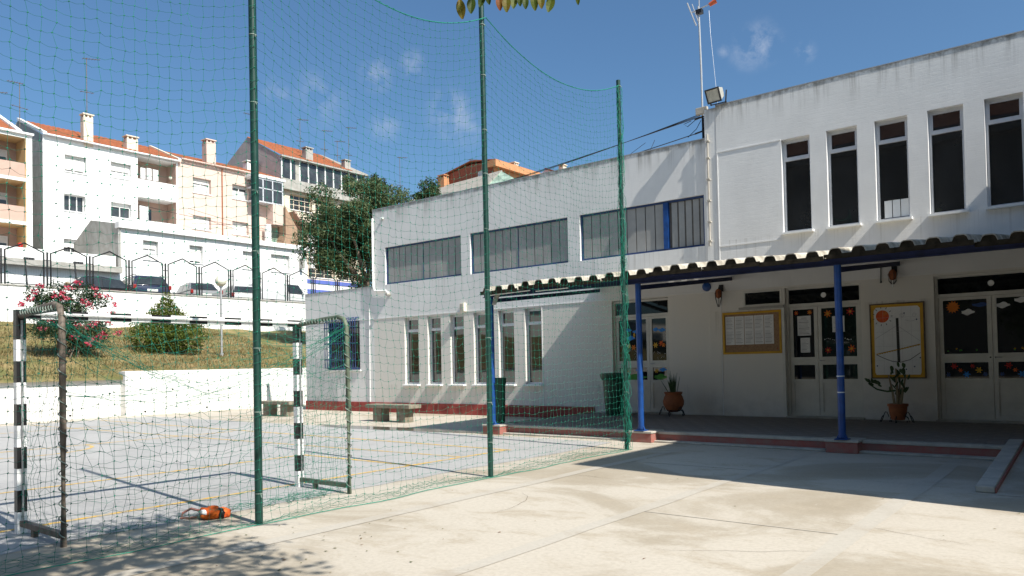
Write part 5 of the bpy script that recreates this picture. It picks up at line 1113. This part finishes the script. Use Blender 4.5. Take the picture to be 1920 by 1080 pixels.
def gable(root, X, y0, y1, z0, ze, xr, zr, holes, m, depth=.36, xb=None, mr=None, ysides=True):
    """body with front wall at X facing +x, ridge at xr"""
    xb = xb or 2*xr-X
    b = MB().cells(y0, y1, z0, ze, holes, 0, depth, TX(X), 0, mr)
    for y in (y0, y1): b.poly([(X, y, z0), (X, y, ze), (xr, y, zr), (xb, y, ze), (xb, y, z0)])
    b.box(xb+.01, X-depth-.35 if not any(len(h) > 4 and h[4] > .5 for h in holes) else X-2.0, y0+.01, y1-.01, z0, ze-.05)
    return part('wall', b, m, root)
# --- white block with balconies
X = -57; wb = thing('apartment_building', 'tall white apartment block with recessed balconies and an orange tiled roof', 'apartment block', (X, 24, 5)); wb['group'] = 'houses above the street'
WN = [(20.89, 22.28, 15.52, 16.68), (20.84, 22.19, 12.78, 13.93), (23.90, 25.31, 15.68, 16.78), (23.88, 25.32, 12.78, 13.85), (20.80, 21.9, 9.75, 10.8)]
BAL = [(25.78, 28.66, 15.88, 17.58, 1.5), (25.76, 28.66, 12.83, 14.55, 1.5)]
gable(wb, X, 19.57, 28.8, 5.1, 17.75, -61.5, 19.7, WN+BAL, 'rendW')
part('gable_render', MB().poly([(X-.05, 19.565, 5.1), (X-.05, 19.565, 17.7), (-61.5, 19.565, 19.6), (-65.9, 19.565, 17.6), (-65.9, 19.565, 5.1)]), 'rendGrey', wb)  # side wall of the white block, its shade put in as grey
far_window(wb, X, WN[0], .9); far_window(wb, X, WN[1], 0, bars=3); far_window(wb, X, WN[2], .55, True, bars=3); far_window(wb, X, WN[3], .28); far_window(wb, X, WN[4], .55)
for a, b_, c, e, dp in BAL:
    part('balcony', MB().box(X-1.48, X-1.45, a, b_, c-.6, e).box(X-1.45, X-.02, b_-.03, b_-.002, c, e), 'rendPink', wb)
    part('balcony_floor', MB().box(X-1.45, X-.2, a+.002, b_-.04, c+.0, c+.04), 'rendGrey', wb)
tiled_roof(wb, X+.25, -61.5, 19.7, 28.85, 17.78, 19.72); part('verge', MB().hexa([(X+.25, 19.5, 17.72), (X+.25, 19.75, 17.72), (X+.25, 19.75, 17.9), (X+.25, 19.5, 17.9)], [(-61.5, 19.5, 19.66), (-61.5, 19.75, 19.66), (-61.5, 19.75, 19.84), (-61.5, 19.5, 19.84)]), 'rendW', wb)
part('verge', MB().hexa([(X+.25, 28.7, 17.72), (X+.25, 28.95, 17.72), (X+.25, 28.95, 17.95), (X+.25, 28.7, 17.95)], [(-61.5, 28.7, 19.66), (-61.5, 28.95, 19.66), (-61.5, 28.95, 19.9), (-61.5, 28.7, 19.9)]), 'rendCream', wb)
part('gutter', MB().tube([(X+.27, 19.6, 17.74), (X+.27, 28.8, 17.74)], .06, 6), 'rendW', wb)
chimney(wb, X-.25, 22.42, 17.5, 19.6, .55, .62, 'rendCream'); chimney(wb, X-.7, 25.6, 17.6, 18.85, .6, .8, 'rendCream')
part('laundry', MB().box(X-.06, X-.04, 26.0, 26.35, 15.95, 16.75).box(X-.06, X-.04, 26.45, 26.8, 15.95, 16.8).box(X-.06, X-.04, 26.9, 27.3, 15.95, 16.78), 'paper', wb)
part('laundry', MB().box(X-.5, X-.48, 26.1, 26.75, 12.95, 14.0), 'curtain', wb); part('dark_door', MB().box(X-1.44, X-1.42, 26.9, 27.4, 12.9, 14.0), 'fglass', wb)
part('wall_lamp', MB().ball((X-.1, 28.25, 16.4), .13, 10), 'lampglobe', wb)
# --- peach corner block with balconies at far left
X = -54; pb_ = thing('apartment_building', 'peach apartment block with deep ochre balconies at the left edge', 'apartment block', (X, 15, 5)); pb_['group'] = 'houses above the street'
BAL = [(8.5, 17.62, z, z+2.55, 1.6) for z in (8.35, 11.1, 13.85)]
part('wall', MB().cells(8, 17.94, 5.1, 16.62, BAL, 0, .2, TX(X)).box(X-8, X-1.7, 8.01, 17.93, 5.1, 16.6).box(X-8, X-.001, 17.92, 17.945, 5.1, 16.62).box(X-8, X+.18, 7.9, 18.0, 16.621, 16.74), 'rendW', pb_)
for a, b_, c, e, dp in BAL:
    part('balcony', MB().box(X-1.62, X-1.58, a, b_, c, e), 'rendPink', pb_)
    part('soffit', MB().box(X-1.57, X-.03, a, b_-.06, e-.03, e-.002).box(X-1.57, X-.03, b_-.05, b_-.002, c, e-.031), 'rendOra', pb_)
    part('parapet', MB().box(X-.12, X-.04, a, b_-.06, c+.002, c+.95), 'rendPink', pb_)
    w_ = (15.6, 17.05, c+.55, c+1.95); T = TX(X-1.5)
    o = part('window', MB().frame(*w_, .06, 0, .07, T), 'rendW', pb_); part('pane', MB().bx(15.66, 16.99, c+.6, c+1.5, .02, .04, T), 'fglass', o); part('shutter', MB().bx(15.66, 16.99, c+1.5, c+1.9, .0, .045, T), 'shutter', o)
part('roof', MB().hexa([(X-.5, 7.9, 16.75), (X-.5, 17.2, 16.75), (X-.5, 17.2, 16.9), (X-.5, 7.9, 16.9)], [(X-4.5, 7.9, 18.7), (X-4.5, 17.2, 18.7), (X-4.5, 17.2, 18.85), (X-4.5, 7.9, 18.85)]), 'rooftile', pb_)
part('verge', MB().hexa([(X-.3, 17.21, 16.75), (X-.3, 17.5, 16.75), (X-.3, 17.5, 16.95), (X-.3, 17.21, 16.95)], [(X-4.5, 17.21, 18.75), (X-4.5, 17.5, 18.75), (X-4.5, 17.5, 18.95), (X-4.5, 17.21, 18.95)]), 'rendW', pb_)
part('flower_pot', MB().lathe((X-.08, 17.3, 9.3), [(.09, 0), (.13, .2)], 10).ball((X-.08, 17.3, 9.62), .16, 8), 'red', pb_)
# --- peach house
X = -57.03; ph_ = thing('apartment_building', 'peach rendered house with an orange tiled roof and a glazed balcony box', 'apartment block', (X, 32, 5)); ph_['group'] = 'houses above the street'
WN = [(29.98, 31.48, 15.6, 16.8), (33.31, 34.75, 15.65, 16.84), (29.95, 31.45, 12.72, 13.78), (33.28, 34.71, 12.72, 13.78)]
gable(ph_, X, 28.83, 37.6, 5.1, 18.02, -61.5, 19.6, WN, 'rendPeach')
far_window(ph_, X, WN[0], .35, True); far_window(ph_, X, WN[1], .22, True); far_window(ph_, X, WN[2], .98); far_window(ph_, X, WN[3], .98)
tiled_roof(ph_, X+.25, -61.5, 28.98, 37.7, 18.05, 19.63)
part('gutter', MB().tube([(X+.27, 29, 18.0), (X+.27, 37.6, 18.0)], .06, 6), 'rendPeach', ph_); part('rain_pipe', MB().tube([(X+.06, 32.4, 17.9), (X+.06, 32.4, 12)], .045, 6), 'terra', ph_)
chimney(ph_, X-.3, 31.5, 17.7, 19.85, .7, .78, 'rendPeach'); chimney(ph_, -60.3, 36.9, 19.0, 19.75, .7, .9, 'rendW')
gbx = MB()
for (a, b_, c, e) in ((34.55, 37.4, 15.5, 15.6), (34.55, 37.4, 17.42, 17.55), (34.55, 37.4, 16.65, 16.73)): gbx.box(X+.05, X+1.0, a, b_, c, e)
for y in (34.55, 35.45, 36.35, 37.3): gbx.box(X+.9, X+1.0, y, y+.1, 15.6, 17.42)
g_ = part('glazed_balcony', gbx, 'alu', ph_)
for y in (34.65, 35.55, 36.45):
    for z0, z1 in ((15.6, 16.65), (16.73, 17.42)): part('pane', MB().box(X+.93, X+.95, y, y+.8 if y < 36 else y+.85, z0, z1), 'fglass', g_)
part('balcony_base', MB().box(X+.002, X+1.0, 36.4, 37.4, 13.8, 15.49), 'rendPeach', ph_); part('balcony_roof', MB().box(X+.002, X+1.1, 34.4, 37.6, 17.56, 17.75), 'rendW', ph_)
part('balcony_post', MB().box(X+.5, X+.7, 35.9, 36.4, 10, 13.79), 'rendW', ph_); part('dark_recess', MB().box(X+.003, X+.03, 36.45, 38.0, 11.5, 13.7), 'greenwin', ph_)
# --- tan building with glazed attic
X = -57.06; tb_ = thing('apartment_building', 'tan building with a weathered concrete parapet and a long glazed attic', 'apartment block', (X, 42, 5)); tb_['group'] = 'houses above the street'
WN = [(38.75, 41.05, 15.6, 16.95), (41.4, 43.6, 15.6, 16.9), (44.2, 46.2, 15.6, 16.9), (38.8, 40.4, 12.5, 13.75), (41.2, 42.9, 12.5, 13.75), (40.6, 43.4, 9.75, 10.9), (43.8, 46, 9.75, 10.9)]
part('wall', MB().cells(37.62, 47.1, 5.1, 17.36, WN, 0, .36, TX(X)).box(X-8, X-.5, 37.63, 47.08, 5.1, 17.3).quad((X, 47.1, 5.1), (X-8, 47.1, 5.1), (X-8, 47.1, 17.3), (X, 47.1, 17.3)), 'rendCream', tb_)
for i, w_ in enumerate(WN):
    o = far_window(tb_, X, w_, 0, False, 'rendCream', 'greenwin' if i in (3, 4) else 'fglass', 4 if i < 3 else 3)
    for z in (.33, .66): part('glazing_bar', MB().bx(w_[0]+.06, w_[1]-.06, w_[2]+(w_[3]-w_[2])*z-.02, w_[2]+(w_[3]-w_[2])*z+.02, .085, .11, TX(X)), 'rendCream', o)
part('parapet', MB().box(X-.2, X+.35, 37.7, 47.15, 17.361, 18.15).box(X-.25, X+.45, 37.65, 47.2, 17.2, 17.36), 'rendGrey', tb_)
part('gable', MB().poly([(X+.1, 37.75, 17.9), (X+.1, 37.75, 20.1), (-62, 37.75, 22.75), (-67, 37.75, 20.1), (-67, 37.75, 17.3), (X, 37.75, 17.3)]).box(X-6, X-.5, 37.78, 47, 17.4, 20), 'rendMauve', tb_)
at = MB().box(X-.05, X+.12, 37.85, 47.05, 19.98, 20.12)
ys = np.linspace(37.85, 46.95, 11)
for i, y in enumerate(ys): at.box(X+.0, X+.12, y, y+.12, 18.151, 19.98)
g_ = part('attic_glazing', at, 'rendW', tb_)
for i in range(10):
    if i == 1: part('blank_panel', MB().box(X+.04, X+.08, ys[i]+.55, ys[i+1], 18.16, 19.97), 'rendGrey', g_); part('pane', MB().box(X+.04, X+.07, ys[i]+.12, ys[i]+.54, 18.16, 19.97), 'fglass', g_)
    else: part('pane', MB().box(X+.04, X+.07, ys[i]+.121, ys[i+1]-.001, 18.16, 19.97), 'fglass', g_)
tiled_roof(tb_, X+.35, -62, 37.7, 45.5, 20.14, 22.75); part('roof', MB().hexa([(X+.35, 45.5, 20.1), (X+.35, 47.2, 20.1), (X+.35, 47.2, 20.2), (X+.35, 45.5, 20.2)], [(-62, 45.5, 22.7), (-62, 45.9, 22.7), (-62, 45.9, 22.8), (-62, 45.5, 22.8)]), 'etern', tb_)
part('eaves', MB().box(X+.1, X+.45, 37.7, 47.2, 20.0, 20.13), 'rendGrey', tb_)
chimney(tb_, X-.5, 41.0, 20.3, 21.35, .6, .75, 'rendGrey'); chimney(tb_, X-.5, 45.3, 20.2, 21.1, .55, .65, 'rendGrey')
part('shop_band', MB().box(X+.01, X+.2, 39.5, 47, 9.15, 9.5).box(X+.01, X+.2, 39.5, 47, 8.2, 8.62), 'bandblue', tb_); part('shop_front', MB().box(X+.01, X+.15, 39.5, 47, 8.621, 9.149), 'rendW', tb_)
part('stair_wall', MB().prism([(X+1.2, 37.5, 15.4), (X+1.2, 38.7, 13.6), (X+1.2, 38.7, 10.2), (X+1.2, 36.6, 10.2), (X+1.2, 37.5, 13.0)], (-1.19, 0, 0)), 'rendBrown', tb_); part('stair_wall', MB().hexa([(X+.01, 38.4, 15.2), (X+1.1, 38.4, 15.2), (X+1.1, 38.6, 15.2), (X+.01, 38.6, 15.2)], [(X+.01, 39.6, 13.9), (X+1.1, 39.6, 13.9), (X+1.1, 39.8, 13.7), (X+.01, 39.8, 13.7)]), 'rendPink', tb_)
for y in (38.5, 40.55): part('pillar', MB().box(X+.01, X+.5, y, y+.35, 10.5, 13.6), 'rendW', tb_)
# --- low white house in front
X = -50; lw = thing('low_house', 'low white house with a long shaded cornice and a grey side wall', 'house', (X, 28, 5)); lw['group'] = 'houses above the street'
WN = [(22.9, 23.88, 8.88, 10.12), (25.99, 26.95, 8.95, 10.15), (29.95, 31.05, 8.9, 10.17), (32.26, 33.87, 8.9, 10.19)]
part('wall', MB().cells(21.39, 35.41, 5.1, 10.72, WN, 0, .36, TX(X)).box(-56.8, X-.45, 21.42, 35.4, 5.1, 10.4).quad((X, 35.41, 5.1), (X-6, 35.41, 5.1), (X-6, 35.41, 10.7), (X, 35.41, 10.7)), 'rendW', lw)
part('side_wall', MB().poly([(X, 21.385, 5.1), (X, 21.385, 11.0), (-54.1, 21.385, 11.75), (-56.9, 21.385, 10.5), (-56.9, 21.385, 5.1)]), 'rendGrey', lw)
part('cornice', MB().box(X-.3, X+.28, 21.3, 27.2, 10.72, 11.1).box(X-.3, X+.25, 27.2, 35.5, 10.72, 11.06), 'rendW', lw)
far_window(lw, X, WN[0], .42, True); far_window(lw, X, WN[1], .9); far_window(lw, X, WN[2], .99); far_window(lw, X, WN[3], .99)
part('rain_pipe', MB().tube([(X+.06, 21.45, 10.7), (X+.06, 21.45, 5.2)], .05, 6), 'rendGrey', lw); part('wall_lamp', MB().box(X+.01, X+.5, 34.7, 34.9, 9.3, 10.1), 'rendGrey', lw)
an = thing('low_annex', 'low white annex with a greenish flat eave behind the leftmost fence panels', 'annex', (-49, 15, 5)); an['group'] = 'houses above the street'
part('wall', MB().box(-56, -49.3, 4, 21.2, 5.1, 7.7), 'rendW', an); part('eave', MB().box(-56, -48.8, 3.9, 21.1, 7.701, 8.06), 'rendGrey', an); part('roof_wall', MB().box(-53.9, -50.2, 4, 21.3, 8.061, 8.9), 'rendW', an)
# --- brick house and grey sheet roof behind the school
bh = thing('brick_house', 'brick house with a shaded red and a sunlit orange side showing above the school roof', 'house', (-45, 55, 0)); bh['group'] = 'houses above the street'
part('wall', MB().cells(-50, -43, 0, 19.15, [(-44.9, -43.7, 18.1, 18.95)], 50, .12, T0).quad((-50, 50, 19.15), (-43, 50, 19.15), (-43, 50, 19.55), (-45.6, 50, 19.75)).box(-49.9, -43.3, 50.4, 66, 0, 19), 'brickred', bh)
part('wall', MB().cells(50.003, 66, 0, 19.0, [(50.7, 51.9, 17.9, 18.9), (53.7, 54.8, 17.9, 18.85), (57, 58.2, 17.9, 18.85)], 0, .28, TX(-42.99)), 'brickora', bh)
part('eaves', MB().box(-43.5, -42.5, 49.7, 66, 19.02, 19.6), 'brickora', bh); part('roof', MB().hexa([(-42.6, 49.8, 19.61), (-45.6, 49.8, 19.95), (-45.6, 66, 19.95), (-42.6, 66, 19.61)], [(-42.6, 49.8, 19.66), (-45.6, 49.8, 20.05), (-45.6, 66, 20.05), (-42.6, 66, 19.66)]), 'brickred', bh)
part('roof', MB().hexa([(-45.6, 49.8, 19.95), (-50, 49.8, 19.1), (-50, 66, 19.1), (-45.6, 66, 19.95)], [(-45.6, 49.8, 20.05), (-50, 49.8, 19.2), (-50, 66, 19.2), (-45.6, 66, 20.05)]), 'rooftile', bh)
o = part('window', MB().frame(-44.9, -43.7, 18.1, 18.95, .06, 50.02, 50.1, T0), 'rendW', bh); part('shutter', MB().box(-44.84, -43.76, 50.05, 50.07, 18.45, 18.9), 'shutter', o); part('pane', MB().box(-44.84, -43.76, 50.08, 50.09, 18.15, 18.449), 'fglass', o)
for w_ in ((50.7, 51.9, 17.9, 18.9), (53.7, 54.8, 17.9, 18.85), (57, 58.2, 17.9, 18.85)): far_window(bh, -42.99, w_, .45)
chimney(bh, -48.8, 49.6, 16.5, 18.95, .75, .7, 'brickora'); chimney(bh, -43.6, 53.6, 19.5, 20.0, .6, .6, 'rendCream')
gr = thing('sheet_roof_house', 'house with a pale grey sheet roof just above the school roof edge', 'house', (-42, 47, 0)); gr['group'] = 'houses above the street'
part('wall', MB().box(-50.5, -36.5, 46.2, 49.4, 0, 15.6), 'rendGrey', gr); part('roof', MB().hexa([(-51, 45.2, 15.4), (-40.6, 45.2, 15.4), (-40.6, 45.2, 15.52), (-51, 45.2, 15.52)], [(-50.8, 49.5, 18.0), (-41.6, 49.5, 18.3), (-41.6, 49.5, 18.42), (-50.8, 49.5, 18.12)]), 'etern', gr)
part('gable_end', MB().add([(-40.6, 45.3, 15.4), (-36.6, 47.4, 15.6), (-41.6, 49.4, 18.3)], [(0, 1, 2)]), 'greenwin', gr)
fh = thing('far_house', 'far white gable and chimney just visible over the school roof', 'house', (-38, 58, 0)); fh['group'] = 'houses above the street'
part('wall', MB().prism([(-45.0, 58, 0), (-41.2, 58, 0), (-41.2, 58, 19.6), (-43.2, 58, 20.4), (-45, 58, 19.6)], (0, 8, 0)), 'rendW', fh); part('roof', MB().hexa([(-43.2, 57.8, 20.42), (-41, 57.8, 19.55), (-41, 66.2, 19.55), (-43.2, 66.2, 20.42)], [(-43.2, 57.8, 20.55), (-41, 57.8, 19.68), (-41, 66.2, 19.68), (-43.2, 66.2, 20.55)]), 'rooftile', fh)
chimney(fh, -42.6, 60, 19.5, 20.9, .55, .6, 'rendCream')
# --- roof aerials
def aerial(x, y, z0, z1, kind, where):
    t = thing('roof_aerial', 'thin television aerial '+where, 'aerial', (x, y, z0), 'television aerials on the roofs')
    part('mast', MB().tube([(x, y, z0-.3), (x, y, z1)], .024, 5), 'rust', t)
    b = MB(); d = Vector((.25, kind, .12*kind)).normalized(); c = Vector((x, y, z1-.05)); L_ = .85
    b.tube([c-d*.25, c+d*L_], .024, 4)
    for k in range(6): p = c+d*(-.2+k*.19); b.tube([p-Vector((.16, 0, .03)), p+Vector((.16, 0, .03))], .010, 3)
    part('boom', b, 'rust', t)
    c = Vector((x, y, z0+(z1-z0)*.4)); b = MB(); d2 = Vector((.2, -kind, -.15)).normalized(); b.tube([c-d2*.5, c+d2*.5], .022, 4)
    for k in range(3): p = c+d2*(-.4+k*.4); b.tube([p-Vector((.13, 0, .03)), p+Vector((.13, 0, .03))], .010, 3)
    part('lower_boom', b, 'rust', t)
for a in ((-60, 19.2, 19.0, 21.9, -1, 'on the left end of the white block'), (-57.2, 22.42, 19.8, 23.9, 1, 'rising from the tall cream chimney'), (-60, 36.9, 21.3, 24.2, -1, 'beside the mauve gable'), (-60, 41.95, 21.5, 25.0, 1, 'above the left chimney of the tan building'),
          (-60, 44.7, 21.5, 24.6, 1, 'in the middle of the tan roof'), (-60, 46.2, 21.5, 23.9, 1, 'by the right chimney of the tan building'), (-60, 47.6, 20.9, 25.6, 1, 'at the right end of the tan roof'), (-47.6, 52, 18.6, 21.0, 1, 'on the brick house'), (-55.2, 50, 17.5, 22.2, 1, 'standing behind the tree tops'), (-58, 17.0, 17.5, 20.2, 1, 'at the left edge above the peach block')): aerial(*a)
# wires across the far fronts
wi = thing('street_wires', 'thin wires slung across the fronts of the far houses', 'wires', (-50, 30, 10))
for a, b_, s in (((-49.6, 21.5, 12.4), (-52, 46, 12.6), .5), ((-55.9, 29, 14.0), (-56, 46, 13.2), .5), ((-55.9, 29, 13.6), (-56, 46, 12.4), .6), ((-49.6, 26, 11.6), (-40, 36, 12.0), .3)): part('wire', MB().tube(sag(a, b_, s), .014, 4), 'cable', wi)
# --- house across the yard behind the camera (seen in the window reflections)
oh = thing('school_annex', 'three storey house with an orange tiled roof across the yard', 'building', (-8, -26, 0))
part('wall', MB().box(-26, 14, -40, -26, 0, 16.9).box(-26, 14, -25.99, -25.5, 16.5, 16.9), 'rendDark', oh); part('roof', MB().hexa([(-26.5, -25.5, 16.91), (14.5, -25.5, 16.91), (14.5, -25.5, 17.0), (-26.5, -25.5, 17.0)], [(-26.5, -36, 25.6), (14.5, -36, 25.6), (14.5, -36, 25.7), (-26.5, -36, 25.7)]), 'rooftileold', oh)
for k in range(8):
    o = part('window', MB().frame(-21+k*3.1, -19.4+k*3.1, 8.2, 10.0, .06, -25.99, -25.95, T0), 'alu', oh); part('pane', MB().box(-20.94+k*3.1, -19.46+k*3.1, -25.99, -25.97, 8.26, 9.94), 'fglass', o)
for k, (x, y, r, lb) in enumerate(((-17, -9, 3.6, 'broad dark tree at the far end of the yard opposite the school'), (-9.5, -10, 3.8, 'broad dark tree in the middle of the row opposite the school'), (-2, -11, 3.8, 'broad dark tree opposite the school doors'), (6, -10, 3.8, 'broad dark tree nearest the school wing'))):
    bl_ = blobs_in((x, y, 5.4), (r, 3, 2.9), 34, 1.15, 31+k)
    tree('yard_tree', lb, 'tree', (x, y, 0), 2.6, bl_, 5200, .34, 'olive', .22, 'trees opposite the school', wd=.2)
